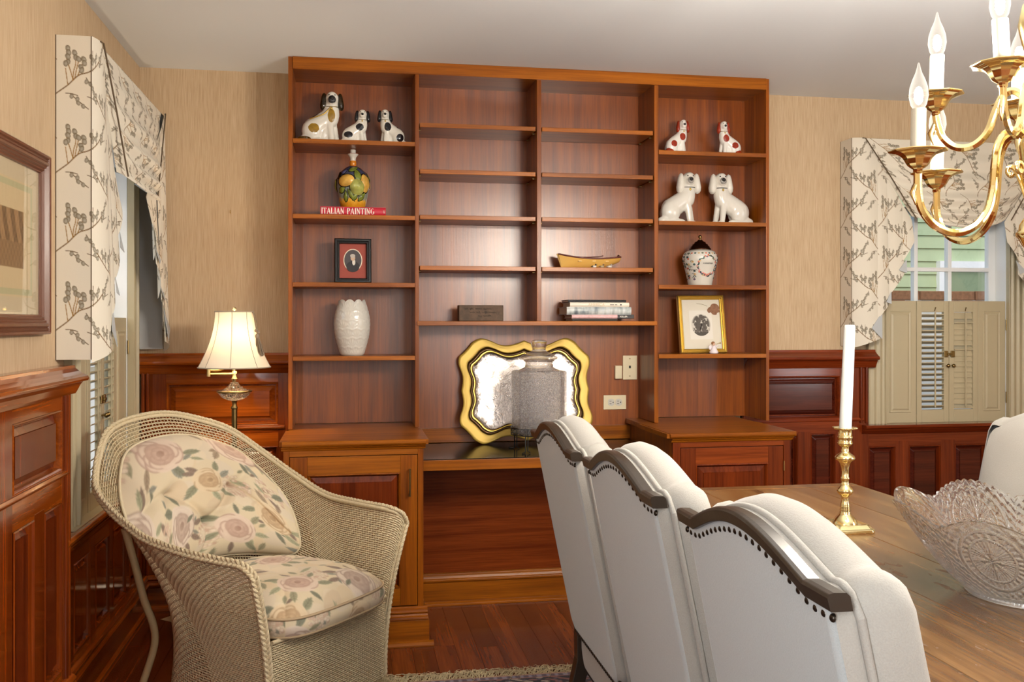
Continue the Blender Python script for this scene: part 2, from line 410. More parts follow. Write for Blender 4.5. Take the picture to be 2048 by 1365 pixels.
# back wall right of the bookcase
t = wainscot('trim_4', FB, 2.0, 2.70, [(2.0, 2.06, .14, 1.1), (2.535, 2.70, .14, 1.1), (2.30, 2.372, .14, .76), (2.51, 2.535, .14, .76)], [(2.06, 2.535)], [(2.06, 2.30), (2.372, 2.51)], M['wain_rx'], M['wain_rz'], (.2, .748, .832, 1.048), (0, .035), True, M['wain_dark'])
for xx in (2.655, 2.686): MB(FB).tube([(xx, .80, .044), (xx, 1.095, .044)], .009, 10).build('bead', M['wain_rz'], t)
# under the right window
t = struct('trim_5'); D = .034
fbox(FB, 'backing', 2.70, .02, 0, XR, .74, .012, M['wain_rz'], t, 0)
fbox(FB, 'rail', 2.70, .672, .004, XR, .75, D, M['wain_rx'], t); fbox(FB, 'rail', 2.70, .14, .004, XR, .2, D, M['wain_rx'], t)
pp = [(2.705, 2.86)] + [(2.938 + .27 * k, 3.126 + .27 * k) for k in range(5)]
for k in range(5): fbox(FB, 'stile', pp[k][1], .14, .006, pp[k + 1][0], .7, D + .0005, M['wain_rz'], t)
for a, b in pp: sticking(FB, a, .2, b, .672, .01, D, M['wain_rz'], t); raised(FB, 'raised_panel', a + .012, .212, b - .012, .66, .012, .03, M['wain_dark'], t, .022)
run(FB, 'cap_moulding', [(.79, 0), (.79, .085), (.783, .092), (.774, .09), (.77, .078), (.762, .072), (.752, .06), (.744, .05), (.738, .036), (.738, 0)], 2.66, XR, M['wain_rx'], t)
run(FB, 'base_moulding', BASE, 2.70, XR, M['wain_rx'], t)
# small wall nail left where a picture hung
o = MB(FB).tube([(-.551, 1.845, 0), (-.551, 1.849, .012), (-.551, 1.858, .016)], .0022, 6).build('picture_nail', M['brass'])
tag(o, 'tiny bare brass nail in the grasscloth wall above the floor lamp', 'nail')

# ------------------------------------------------------------------ windows
M['pane'] = thin_glass('window_pane', (.97, .98, .98, 1), .05)
def casing(F, x0, x1, y0, y1, par):
    m = MB(F); n = 28; w_ = x1 - x0; pr = []
    for k in range(n + 1):
        u = k / n; h = .017 + .004 * math.cos(u * 2 * PI * 3.0) + (.008 if u < .1 or u > .93 else 0)
        pr.append((x0 + w_ * u, h))
    vs = []; 
    for y in (y0, y1): vs += [(a, y, b) for a, b in pr] + [(x1, y, 0), (x0, y, 0)]
    k = len(pr) + 2; m.add(vs, [(i, (i + 1) % k, k + (i + 1) % k, k + i) for i in range(k)]); m.add(vs[:k], [tuple(range(k))]); m.add(vs[k:], [tuple(range(k))])
    return m.build('casing', M['paint'], par, .001, 1)
def louver_panel(F, x0, x1, h, open_, par, name='shutter'):
    s = MB(F)
    for a, b, c_, d in ((x0 + .001, x0 + .03, 0, h), (x1 - .03, x1 - .001, 0, h), (x0 + .03, x1 - .03, 0, .068), (x0 + .03, x1 - .03, h - .06, h), ): s.box((a, c_, -.024), (b, d, -.002))
    o = s.build(name, M['paint'], par, .002)
    n = 18; y0, y1 = .07, h - .065; ang = math.radians(-24 if open_ else 78)
    proto = None
    for k in range(n):
        y = y0 + (y1 - y0) * (k + .5) / n; a = ang
        if not open_ and k in (0, 11, 16): a = math.radians(40)
        m = MB(F); dx, dy = .016 * math.cos(a), .016 * math.sin(a)
        m.add([(xx, y + sy * dy - .0022, -.013 - sy * dx * 1) for xx in (x0 + .031, x1 - .031) for sy in (-1, 1)] + [(xx, y + sy * dy + .0022, -.013 - sy * dx) for xx in (x0 + .031, x1 - .031) for sy in (-1, 1)],
              [(0, 1, 3, 2), (4, 6, 7, 5), (0, 4, 5, 1), (2, 3, 7, 6), (0, 2, 6, 4), (1, 5, 7, 3)])
        m.build('louver', M['paint'], o)
    xm = x0 + .031 + (x1 - x0 - .062) * .57
    MB(F).box((xm - .004, y0 + .01, .001), (xm + .004, y1 + .004, .008)).build('tilt_rod', M['paint'], o, .002)
    MB(F).tube([(xm, y1 + .01, 0), (xm, y1 + .03, .006), (xm, y1 + .028, .012)], .0022, 6).build('hook', M['antique'], o)
    return o
def solid_panel(F, x0, x1, h, par):
    s = MB(F); s.box((x0 + .001, 0, -.024), (x1 - .001, h, -.004)); o = s.build('shutter', M['paint'], par, .002)
    m = MB(F); a0, a1, b0, b1 = x0 + .032, x1 - .032, .055, h - .055
    ii = lambda k, d: [(a0 + k, b0 + k, d), (a1 - k, b0 + k, d), (a1 - k, b1 - k, d), (a0 + k, b1 - k, d)]
    m.rings([ii(0, -.004), ii(.003, 0), ii(.008, -.001), ii(.012, -.003), ii(.022, .001), ii(.03, .001)], True, True, False)
    m.build('panel_field', M['paint'], o, .0008, 1); return o
def window(name, F, joints, sh, H, gx, gy, left):
    t = struct(name); Wd = joints[-1]
    for a, b in ((-.105, 0), (Wd, Wd + .105)): casing(F, a, b, 0, H + .10, t)
    casing_top = fbox(F, 'casing', -.105, H, 0, Wd + .105, H + .10, .022, M['paint'], t)
    for a in (-.02, Wd): fbox(F, 'jamb', a, 0, -.16, a + .02, H, -.001, M['white_paint'], t)
    fbox(F, 'jamb', -.02, H, -.16, Wd + .02, H + .02, -.001, M['white_paint'], t)
    fbox(F, 'stool', -.10, -.02, -.16, Wd + .10, 0, .035 if left else .01, M['paint'], t, .004)
    z0, z1 = -.12, -.085; sw = .042
    s = MB(F).box((0, 0, z0), (sw, H, z1)).box((Wd - sw, 0, z0), (Wd, H, z1)).box((sw, 0, z0), (Wd - sw, .06, z1)).box((sw, H - .05, z0), (Wd - sw, H, z1))
    sash = s.build('sash', M['white_paint'], t, .002)
    xs = [sw] + gx + [Wd - sw]; ys = [.06] + gy + [H - .05]
    for a in gx: fbox(F, 'muntin', a - .011, .06, z0 + .002, a + .011, H - .05, z1 + .002, M['white_paint'], sash)
    for b in gy: fbox(F, 'muntin', sw, b - .011, z0 + .003, Wd - sw, b + .011, z1 + .003, M['white_paint'], sash)
    for a, b in zip(xs, xs[1:]):
        for c_, d in zip(ys, ys[1:]): MB(F).box((a + .002, c_ + .002, -.104), (b - .002, d - .002, -.101)).build('pane', M['pane'], t)
    solid_panel(F, joints[0], joints[1], sh, t); louver_panel(F, joints[1], joints[2], sh, True, t)
    louver_panel(F, joints[2], joints[3], sh, left, t); solid_panel(F, joints[3], joints[4], sh, t)
    c_ = joints[2]; lk = sh * .535
    for sx in (-1, 1):
        MB(F).lathe([(.003, 0), (.003, .012), (.010, .017), (.0105, .022), (.006, .027), (0, .028)], 14, (c_ + sx * .016, lk - .045, -.004)).build('knob', M['antique'], t)
        MB(F).box((c_ + sx * .008, lk, -.004), (c_ + sx * .032, lk + .035, .004)).build('latch_plate', M['antique'], t, .003)
    MB(F).box((c_ - .014, lk + .011, .003), (c_ + .014, lk + .024, .012)).build('latch_bar', M['antique'], t, .003)
    for xx in (joints[0], joints[4]):
        for yy in (.1, sh - .16):
            MB(F).tube([(xx, yy, .003), (xx, yy + .06, .003)], .004, 8).build('hinge', M['antique'], t)
    return t
F2 = frame((W2[0], YB, W2[2]), (1, 0, 0), (0, 0, 1), (0, -1, 0))
window('window_2', F2, [0, .193, .385, .560, .727], .655, 1.41, [.242, .446], [.50, .83, 1.16], False)
F1 = frame((XL, W1[0], W1[2]), (0, 1, 0), (0, 0, 1), (1, 0, 0))
window('window_1', F1, [0, .2075, .415, .6225, .83], .735, 1.585, [.276, .553], [.52, .85, 1.18], True)
# painted door further right on the back wall
d1 = struct('door_1'); fbox(FB, 'door_slab', 3.66, .8, .0, XR, 2.1, .02, M['paint'], d1)
MB(FB).lathe([(.004, .02), (.004, .03), (.012, .036), (.012, .044), (0, .05)], 14, (3.672, 1.145, 0)).build('door_knob', plain('mahogany_knob', '5a1f10', .25), d1)

# ------------------------------------------------------------------ outside the right window
h = thing('neighbor_house', 'green clapboard house seen through the right window', 'house', (4.6, 6.6, 0))
M['siding'] = plain('green_clapboard', 'a9b890', .7, bump=(8, .1), var=.06)
for k in range(22):
    z = .7 + .1 * k
    MB().prism([(6.6, z), (6.6, z + .112), (6.588, z + .112), (6.574, z)], 2.4, 7.2, 'x').build('clapboard', M['siding'], h)
wf = MB().box((4.46, 6.54, 1.28), (4.53, 6.6, 1.74)).box((5.5, 6.54, 1.28), (5.57, 6.6, 1.74)).box((4.46, 6.53, 1.74), (5.57, 6.6, 1.80)).build('house_window', M['white_paint'], h)
MB().box((4.53, 6.565, 1.28), (5.5, 6.572, 1.74)).build('pane', plain('dim_green_glass', '7d8f72', .1), wf)
bw = thing('brick_ledge', 'weathered brick coping on an added white backing outside the right window', 'wall', (4.6, 6.2, 0))
bx('white_backing', (2.6, 6.14, 0), (6.8, 6.30, 1.49), plain('backing_white', 'e6e4dc', .9), bw)  # added white block so the gaps between the louvers look bright
mbk = plain('old_brick', '8a5f42', .95, bump=(40, .5), var=.25)
for r in range(2):
    for k in range(19): bx('brick', (2.6 + .22 * k + .11 * (r % 2), 6.13 - rf.random() * .006, 1.42 + .07 * r), (2.6 + .22 * k + .21 + .11 * (r % 2), 6.31, 1.482 + .07 * r + rf.random() * .006), mbk, bw, .004)
# ================================================================== BUILT-IN BOOKCASE
BK = thing('bookcase', 'tall built-in mahogany bookcase of four open bays reaching the ceiling', 'bookcase', (.875, 4.43, .849))
FY, KY = 4.30, 4.554
for a, b in ((-.267, -.248), (2.002, 2.018)): bx('side_panel', (a, FY, .85), (b, 4.6, HC - .001), M['case_z'], BK, .0015)
for a, b in ((.297, .315), (1.435, 1.455)): bx('divider', (a, FY + .001, .85), (b, KY, 2.47), M['case_z'], BK, .0015)
bx('divider', (.864, FY + .002, 1.335), (.885, KY, 2.47), M['case_z'], BK, .0015)
bx('top_rail', (-.248, FY - .006, 2.462), (2.002, FY + .016, HC - .001), M['case_x'], BK, .002)
bx('top_panel', (-.248, FY + .016, 2.466), (2.002, KY, 2.485), M['case_x'], BK)
for a, b, z in ((-.248, .297, .85), (.315, .864, .748), (.864, 1.435, .748), (1.455, 2.002, .85)):
    m_ = (a + b) / 2 + .02
    for p0, p1 in (((a, m_ - .0003), (m_ + .0003, b)) if z > .8 else ((a, b),)): bx('back_panel', (p0, KY, z), (p1, KY + .016, 2.47), M['back_z'], BK)
for x0, x1 in ((-.248, .297), (1.455, 2.002)):
    for z in (2.152, 1.815, 1.509, 1.177): bx('shelf', (x0 + .0005, FY - .004, z - .02), (x1 - .0005, KY, z), M['case_x'], BK, .0015)
for x0, x1 in ((.315, .864), (.885, 1.435)):
    for z in (2.243, 2.031, 1.822, 1.589):
        bx('shelf', (x0 + .004, FY + .004, z - .02), (x1 - .006, KY - .004, z), M['case_x'], BK, .0015)
        for yy in (FY + .05, KY - .05):
            for xx, dx in ((x0, .012), (x1, -.012)): MB().tube([(xx, yy, z - .025), (xx + dx, yy, z - .025)], .0035, 6).build('shelf_pin', M['antique'], BK)
bx('shelf', (.306, FY - .006, 1.315), (1.446, KY, 1.335), M['case_x'], BK, .0015)
bx('backsplash', (.316, 4.532, .748), (1.434, KY, .817), M['case_x'], BK, .002)

def cabinet(x0, x1, cx0, cx1, dx0, dx1, label, hx, hinge, mx_, mz_):
    t = thing('base_cabinet', label, 'cabinet', ((x0 + x1) / 2, 4.2, 0), group=None); Y = 3.90
    MB().box((x0, Y + .018, .13), (x1, 4.53, .824)).build('carcass', M['case_z'], t, .001)
    for a, b in ((x0, dx0 - .002), (dx1 + .002, x1)): bx('stile', (a, Y, .13), (b, Y + .02, .824), mz_, t, .0015)
    bx('rail', (dx0 - .002, Y + .0005, .784), (dx1 + .002, Y + .02, .824), mx_, t, .0015)
    m = MB().prism([(3.872, .829), (3.868, .835), (3.868, .842), (3.873, .848), (3.88, .849), (4.296, .849), (4.296, .825), (3.88, .825)], cx0 + .012, cx1 - .012, 'x')
    for e, s_ in ((cx0 + .012, -1), (cx1 - .012, 1)): m.prism([(e, 3.88), (e + s_ * .012, 3.884), (e + s_ * .012, 4.296), (e, 4.296)][::s_], .828, .847, 'z')
    m.box((cx0 + .014, 3.9, .8255), (cx1 - .014, 4.54, .8488)).build('countertop', M['case_x'], t, .0015)
    run(frame((0, Y, 0), (1, 0, 0), (0, 0, 1), (0, -1, 0)), 'counter_moulding', [(.806, 0), (.81, .005), (.816, .008), (.82, .016), (.825, .02), (.825, 0)], x0 - .008, x1 + .008, M['case_x'], t)
    # door
    F = frame((0, Y + .002, 0), (1, 0, 0), (0, 0, 1), (0, -1, 0)); z0, z1, sw, rw = .159, .781, .07, .072
    d = MB(F).box((dx0 + .02, z0 + .02, -.0185), (dx1 - .02, z1 - .02, -.016)).build('door', mz_, t)
    for a in (dx0, dx1 - sw): MB(F).box((a, z0, -.018), (a + sw, z1, 0)).build('stile', mz_, d, .0015)
    for a, b in ((z0, z0 + rw), (z1 - rw, z1)): MB(F).box((dx0 + sw, a, -.018), (dx1 - sw, b, -.0004)).build('rail', mx_, d, .001)
    sticking(F, dx0 + sw, z0 + rw, dx1 - sw, z1 - rw, -.014, 0, mz_, d)
    raised(F, 'raised_panel', dx0 + sw + .012, z0 + rw + .012, dx1 - sw - .012, z1 - rw - .012, -.012, -.002, M['door_panel'], d, .026)
    if hx:
        MB().tube([(hx, Y - .02, .612), (hx, Y - .02, .727)], (.004, .004), 8).tube([(hx, Y, .62), (hx, Y - .02, .62)], .003, 8).tube([(hx, Y, .719), (hx, Y - .02, .719)], .003, 8).build('handle', M['antique'], d, label='brass bar pull')
    for z in (.24, .695): MB().tube([(hinge, Y - .003, z - .022), (hinge, Y - .003, z + .022)], .0035, 8).build('hinge', M['brass'], d)
    # stepped base
    FF = frame((0, Y, 0), (1, 0, 0), (0, 0, 1), (0, -1, 0))
    run(FF, 'base_moulding', [(.105, -.02), (.105, .028), (.109, .03), (.117, .028), (.12, .018), (.128, .014), (.132, .02), (.138, .022), (.144, .016), (.15, .006), (.155, .001), (.155, -.02)], x0 - .018, x1 + .016, M['case_x'], t)
    bx('base_board', (x0 - .022, Y - .026, .0), (x1 + .022, 4.5, .105), M['case_x'], t, .002)
    run(FF, 'shoe_moulding', [(0, .02), (0, .048), (.008, .047), (.016, .038), (.02, .027), (.02, .02)], x0 - .04, x1 + .04, M['case_x'], t)
    return t
cabinet(-.262, .304, -.277, .324, -.236, .279, 'mahogany base cabinet behind the wicker armchair with a brass bar pull', .247, -.238, M['case_x'], M['case_z'])
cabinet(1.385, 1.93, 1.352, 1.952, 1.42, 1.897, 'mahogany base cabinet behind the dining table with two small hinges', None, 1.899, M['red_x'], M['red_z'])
dk = thing('desk', 'built-in desk between the two base cabinets with black writing surface', 'desk', (.86, 4.27, 0))
bx('desk_top', (.308, 3.992, .698), (1.381, 4.53, .743), M['case_x'], dk, .002)
bx('writing_surface', (.308, 3.994, .743), (1.381, 4.531, .7465), plain('black_laminate', '17140f', .16), dk, .0008, seg=1)
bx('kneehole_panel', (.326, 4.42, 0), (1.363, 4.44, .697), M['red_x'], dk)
FK = frame((0, 4.42, 0), (1, 0, 0), (0, 0, 1), (0, -1, 0))
run(FK, 'base_moulding', [(0, 0), (0, .014), (.105, .014), (.112, .022), (.12, .024), (.126, .018), (.136, .014), (.146, .012), (.15, 0)], .328, 1.361, M['case_x'], dk)
run(FK, 'shoe_moulding', [(0, .012), (0, .034), (.01, .033), (.018, .024), (.02, .012)], .345, 1.343, M['case_x'], dk)

# ------------------------------------------------------------------ wall plates
M['almond'] = plain('almond_plastic', 'dccfae', .35)
M['slot'] = plain('slot_black', '15120f', .6)
o = thing('outlet_plate', 'almond double outlet plate mounted sideways above the desk', 'outlet', (1.311, KY, .929))
MB().box((1.253, KY - .006, .893), (1.37, KY, .965)).build('plate', M['almond'], o, .002)
for cx in (1.292, 1.331):
    r = MB().prism([(cx + .0165 * max(-.86, min(.86, math.cos(2 * PI * k / 24))) / .86, .929 + .018 * math.sin(2 * PI * k / 24)) for k in range(24)][::-1], KY - .0085, KY - .005, 'y').build('receptacle', M['china'], o, .0006)
    for dz in (-.0065, .0065): bx('slot', (cx - .009, KY - .0092, .929 + dz - .0012), (cx + .001, KY - .0084, .929 + dz + .0012), M['slot'], r)
    MB().ell((cx + .0095, KY - .0085, .929), (.0025, .0008, .003), 8, 6).build('slot', M['slot'], r)
o = thing('phone_plate', 'almond telephone jack plate on the bookcase back panel', 'wall plate', (1.389, KY, 1.10))
MB().box((1.353, KY - .007, 1.042), (1.427, KY, 1.163)).build('plate', M['almond'], o, .002)
MB().box((1.384, KY - .0085, 1.099), (1.394, KY - .006, 1.112)).build('jack', M['slot'], o, .001)
for z in (1.06, 1.147): MB().ell((1.389, KY - .007, z), (.003, .0012, .003), 8, 6).build('screw', M['antique'], o)
o = MB().box((1.309, KY - .022, 1.047), (1.345, KY, 1.113)).build('cord_box', M['almond'], None, .003)
tag(o, 'small cream phone connector box left of the telephone jack plate', 'box')

# ================================================================== THINGS ON THE SHELVES
def paint_material(name, base, spots, rough=.1):
    """glazed china with painted oval patches: spots = [(centre, radii, colour)] in object space"""
    q = N(name); tc = q.n('TexCoord'); col = srgb(base); cur = None
    nz = q.n('TexNoise'); nz.inputs['Scale'].default_value = 60; q.t.links.new(tc.outputs['Object'], nz.inputs['Vector'])
    for (c_, r, k) in spots:
        mp = q.n('Mapping'); q.t.links.new(tc.outputs['Object'], mp.inputs[0])
        mp.inputs[3].default_value = tuple(1 / x for x in r); mp.inputs[1].default_value = tuple(-a / b for a, b in zip(c_, r))
        ln = q.n('VectorMath', _operation='LENGTH'); q.t.links.new(mp.outputs[0], ln.inputs[0])
        d = q.math('ADD', ln.outputs['Value'], q.math('MULTIPLY', q.math('SUBTRACT', nz.outputs[0], .5), .25))
        f = q.math('LESS_THAN', d, 1.0)
        k2 = srgb(k); kk = q.mix(nz.outputs[0], tuple(x * .55 for x in k2[:3]) + (1,), tuple(min(1, x * 1.5) for x in k2[:3]) + (1,))
        cur = q.mix(f, cur if cur is not None else col, kk)
    q.P(Base_Color=cur if cur is not None else col, Roughness=rough); return q.m
def dog_mesh(kind):
    m = MB()
    def cap(a, b, ra, rb, n=6):
        for k in range(n + 1):
            t = k / n; r = ra + (rb - ra) * t; m.ell(tuple(a[i] + (b[i] - a[i]) * t for i in range(3)), (r, r, r), 14, 10)
    P_ = kind == 'poodle'
    m.ell((.25, -.03, .845), (.135, .135, .14)); m.ell((.25, -.14, .81), (.085, .09, .08)); m.ell((.25, -.09, .90), (.1, .09, .08))
    cap((.25, 0, .78), (.22, 0, .55), .135, .175); m.ell((.2, -.01, .5), (.185, .165, .2))
    cap((.17, 0, .48), (-.12, 0, .28), .175, .205)
    m.ell((-.14, -.07, .23), (.205, .16, .215)); m.ell((-.14, .07, .2), (.2, .14, .19))
    cap((.2, -.09, .42), (.25, -.11, .05), .082, .058); cap((.26, .06, .42), (.34, .05, .05), .082, .058)
    m.ell((.28, -.135, .035), (.085, .055, .038)); m.ell((.37, .02, .035), (.085, .055, .038))
    m.ell((.0, -.17, .045), (.14, .06, .048)); m.ell((-.3, -.09, .06), (.13, .1, .075))
    if not P_: m.ell((.03, 0, .02), (.40, .19, .024)); m.ell((.08, -.02, .2), (.16, .12, .2))
    else: m.ell((-.12, -.05, .03), (.3, .16, .03)); m.ell((-.3, -.05, .04), (.12, .12, .045))
    def mods(o):
        r = o.modifiers.new('r', 'REMESH'); r.mode = 'VOXEL'; r.voxel_size = .017
        s = o.modifiers.new('s', 'SMOOTH'); s.iterations = 6; s.factor = .5
    return evaluated(m, mods)
DOGM = {k: dog_mesh(k) for k in ('spaniel', 'poodle')}
def dog(kind, label, group, x, y, z, h, flip, base, ear_mat, spots, wide=.9, collar=None):
    t = thing('dog_figurine', label, 'figurine', (x, y, z), 0, group); s = Vector((h * wide * flip, h * .8, h))
    T = Matrix.Diagonal((s[0], s[1], s[2], 1))
    me = DOGM[kind].copy(); me.transform(T)
    if flip < 0: me.flip_normals()
    sp = [((c_[0] * s[0], c_[1] * s[1], c_[2] * s[2]), (r[0] * h, r[1] * h, r[2] * h), k) for c_, r, k in spots]
    mesh_obj('body', me, paint_material('dog_glaze', base, sp), t)
    L = world_of(t) @ T
    for sx in (-1, 1):
        m = MB(L); big = 1.5 if kind == 'poodle' else 1.2; cx = .25 + sx * (.125 + .025 * big)
        m.rings([[(cx + a * big * .05 * math.cos(2 * PI * k / 14) + sx * .02 * b, -.03 + a * .07 * math.sin(2 * PI * k / 14) * big, .93 - b * (.33 if kind == 'poodle' else .28)) for k in range(14)] for a, b in ((.1, -.1), (.55, -.03), (.8, .15), (.95, .4), (1.1, .7), (.95, .9), (.6, 1.02), (.1, 1.06))])
        m.build('ear', ear_mat, t)
    m = MB(L); m.ell((.25, -.222, .835), (.038, .03, .034), 12, 8); m.build('nose', M['slot'], t)
    for sx in (-1, 1): MB(L).ell((.25 + sx * .055, -.158, .905), (.018, .012, .012), 8, 6).build('eye', M['slot'], t)
    MB(L).tube([(.245 + .148 * math.cos(a), -.005 + .148 * math.sin(a), .69) for a in [2 * PI * k / 24 for k in range(24)]], .008, 6, closed=True).build('collar', collar or M['antique'], t)
    MB(L).ell((.245, -.165, .65), (.022, .014, .026), 10, 8).build('locket', M['gold'], t)
    return t
WHT = 'd8d4c9'; blk = '17161a'; gld = '8a6a1c'; red = '8e2c16'
blk_ear = plain('black_glaze', '1a191c', .12, bump=(50, .2)); red_ear = plain('russet_glaze', '8a2d18', .12, bump=(50, .3), var=.3); gold_ear = plain('black_gold_glaze', '2a2012', .15, bump=(70, .6), var=.6)
M['bisque'] = plain('textured_white_china', 'd6d2c8', .2, bump=(160, .35))
B_ = []
T_ = dog('spaniel', 'tall white china spaniel with black and gold patches and gold chain', 'china dogs on the left top shelf', -.135, 4.42, 2.152, .245, 1, WHT, gold_ear,
    [((.24, -.18, .52), (.07, .1, .13), gld), ((-.1, -.22, .27), (.1, .12, .09), gld), ((-.1, .05, .52), (.17, .12, .09), blk), ((-.3, -.15, .07), (.14, .2, .05), '4a3410'), ((.25, -.22, .82), (.08, .1, .08), '3a3a3c')], .95)
L_ = world_of(T_) @ Matrix.Diagonal((.245 * .95, .245 * .8, .245, 1))
MB(L_).tube(crom([(.23, -.155, .69), (.17, -.185, .61), (.08, -.19, .53), (-.04, -.19, .485), (-.18, -.15, .44)], 6), .011, 6).build('chain', M['gold'], T_)
dog('spaniel', 'small white china dog with black ears facing right, beside the tall gold one', 'china dogs on the left top shelf', .022, 4.41, 2.152, .165, 1, WHT, blk_ear, [((.17, -.16, .48), (.11, .14, .1), blk), ((-.16, -.2, .25), (.12, .14, .09), blk), ((-.3, -.1, .05), (.15, .2, .04), blk)], .95)
dog('spaniel', 'small white china dog with black ears facing left, nearest the divider', 'china dogs on the left top shelf', .203, 4.41, 2.152, .17, -1, WHT, blk_ear, [((.17, -.16, .5), (.09, .14, .12), blk), ((-.2, -.2, .2), (.1, .14, .11), blk), ((-.12, .05, .48), (.2, .12, .06), blk)], .9)
for x, fl, lb in ((1.582, 1, 'white china spaniel with russet patches sitting left on the right top shelf'), (1.868, -1, 'white china spaniel with russet patches sitting right on the right top shelf')):
    dog('spaniel', lb, 'russet spaniels', x, 4.42, 2.152, .178, fl, 'dcd8d0', red_ear, [((.2, -.16, .5), (.085, .12, .1), red), ((-.1, -.2, .3), (.09, .14, .09), red), ((-.28, -.12, .08), (.16, .2, .09), red), ((-.25, .05, .46), (.12, .1, .1), red), ((.27, .05, .93), (.12, .09, .06), red)], .84)
for x, fl, lb in ((1.595, 1, 'large plain white china dog with long ears beside the divider'), (1.885, -1, 'large plain white china dog with long ears toward the right side')):
    dog('poodle', lb, 'plain white china dogs', x, 4.44, 1.815, .262, fl, 'd6d2c8', M['bisque'], [((.25, -.22, .82), (.065, .1, .065), '8a8680')], .93, M['dark'])

def patch(rf, th0, z0, out, base, bulge, c=(0, 0, 0)):
    """painted relief: outline out [(a,b)] wrapped on a lathe of radius rf(z)"""
    m = MB(); rs = []
    for k, hk in ((1, 0), (.85, .5), (.5, .9), (.02, 1)):
        r_ = []
        for a, b in out:
            z = z0 + b * k; R = rf(z); th = th0 + a * k / max(R, .01); R2 = R + base + bulge * hk
            r_.append((c[0] + R2 * math.cos(th), c[1] + R2 * math.sin(th), c[2] + z))
        rs.append(r_)
    return m.rings(rs, True, False, True)
def prof_r(prof):
    zs = [p[1] for p in prof]; rs = [p[0] for p in prof]
    return lambda z: float(np.interp(z, zs, rs))
def ellipse(a, b, rot=0, n=20): return [(a * math.cos(t) * math.cos(rot) - b * math.sin(t) * math.sin(rot), a * math.cos(t) * math.sin(rot) + b * math.sin(t) * math.cos(rot)) for t in [2 * PI * k / n for k in range(n)]]
def leaf(l, w_, rot=0, n=10):
    p = [(-l / 2 + l * k / n, w_ / 2 * math.sin(PI * (k / n) ** .8)) for k in range(n + 1)] + [(l / 2 - l * k / n, -w_ / 2 * math.sin(PI * ((n - k) / n) ** .8)) for k in range(1, n)]
    return [(a * math.cos(rot) - b * math.sin(rot), a * math.sin(rot) + b * math.cos(rot)) for a, b in p]
# --- fruit bottle
C0 = (.018, 4.42, 1.856)
v = thing('fruit_bottle', 'glazed pottery bottle painted with lemons and leaves, standing on the red book', 'bottle', C0)
pr = [(.05, 0), (.056, .008), (.066, .05), (.0755, .10), (.0745, .135), (.061, .165), (.036, .188), (.016, .198)]
q = N('maiolica'); tc = q.coord(); sp = q.n('SeparateXYZ'); q.t.links.new(tc, sp.inputs[0]); nz = q.noise(tc, 60, 3)
f = q.math('ADD', sp.outputs[2], q.math('MULTIPLY', q.math('SUBTRACT', nz, .5), .05))
q.P(Base_Color=q.ramp(q.math('MULTIPLY', f, 5.0), [(.05, srgb('c98a1e')), (.16, srgb('d9a73a')), (.22, srgb('8d8f7c')), (.5, srgb('6d7a78')), (.75, srgb('3c3f55'))]), Roughness=.08); M['maio'] = q.m
MB().lathe(pr, 40, C0).build('body', M['maio'], v)
MB().lathe([(.0162, .197), (.0142, .202), (.0158, .206), (.015, .218), (.0138, .222)], 24, C0).build('neck_band', plain('orange_glaze', 'c4761c', .12), v)
MB().lathe([(.0136, .221), (.0128, .228), (.0145, .238), (.024, .2505), (.026, .253)], 24, C0).build('neck', M['china'], v)
MB().lathe([(.026, .2528), (.0262, .2545), (.021, .2555), (.014, .257)], 24, C0).build('rim', plain('brown_rim', '8a3c1c', .15), v)
MB().lathe([(.014, .2565), (.0128, .262), (.0132, .272), (.012, .2735)], 20, C0).build('stopper', M['china'], v)
rfn = prof_r(pr); lem = plain('lemon_glaze', 'c99d48', .08, bump=(30, .1), var=.25); lime = plain('lime_glaze', '9a9c50', .08, bump=(30, .1), var=.35); lfm = plain('leaf_glaze', '6c762c', .1, var=.35); ink = plain('ink_line', '14160f', .15)
def fruit(name, th, z, out, mat, bulge):
    big = [(a * 1.08 + math.copysign(.0015, a), b * 1.08 + math.copysign(.0015, b)) for a, b in out]
    o = patch(rfn, th, z, out, .0022, bulge, C0).build(name, mat, v); patch(rfn, th, z, big, .0012, .0004, C0).build('outline', ink, o)
A0 = -PI / 2
for name, da, z, out, mat, bl in (('lemon', -.45, .122, ellipse(.04, .028, .12), lem, .008), ('lemon', .85, .112, ellipse(.028, .042, .1), lem, .008), ('lemon', .28, .092, ellipse(.034, .038, .3), lime, .011),
        ('leaf', .3, .15, leaf(.062, .03, 1.75), lfm, .003), ('leaf', .05, .178, leaf(.05, .02, .5), lfm, .003), ('leaf', -.75, .08, leaf(.04, .026, .4), lfm, .003), ('leaf', -.5, .05, leaf(.05, .018, 1.5), lfm, .003), ('leaf', -.12, .055, leaf(.06, .018, -1.1), lfm, .003),
        ('leaf', .15, .05, leaf(.04, .018, 1.1), lfm, .003), ('leaf', .65, .05, leaf(.05, .022, .9), lfm, .003), ('leaf', -1.1, .15, leaf(.05, .02, 2.2), ink, .002), ('leaf', -.7, .165, leaf(.03, .02, .6), plain('plum_glaze', '4d4f78', .1), .003), ('lemon', 2.2, .11, ellipse(.04, .03), lem, .008), ('leaf', 1.6, .15, leaf(.06, .025, 1.4), lfm, .003), ('lemon', -1.9, .11, ellipse(.035, .034), lime, .009)):
    fruit(name, A0 + da, z, out, mat, bl)
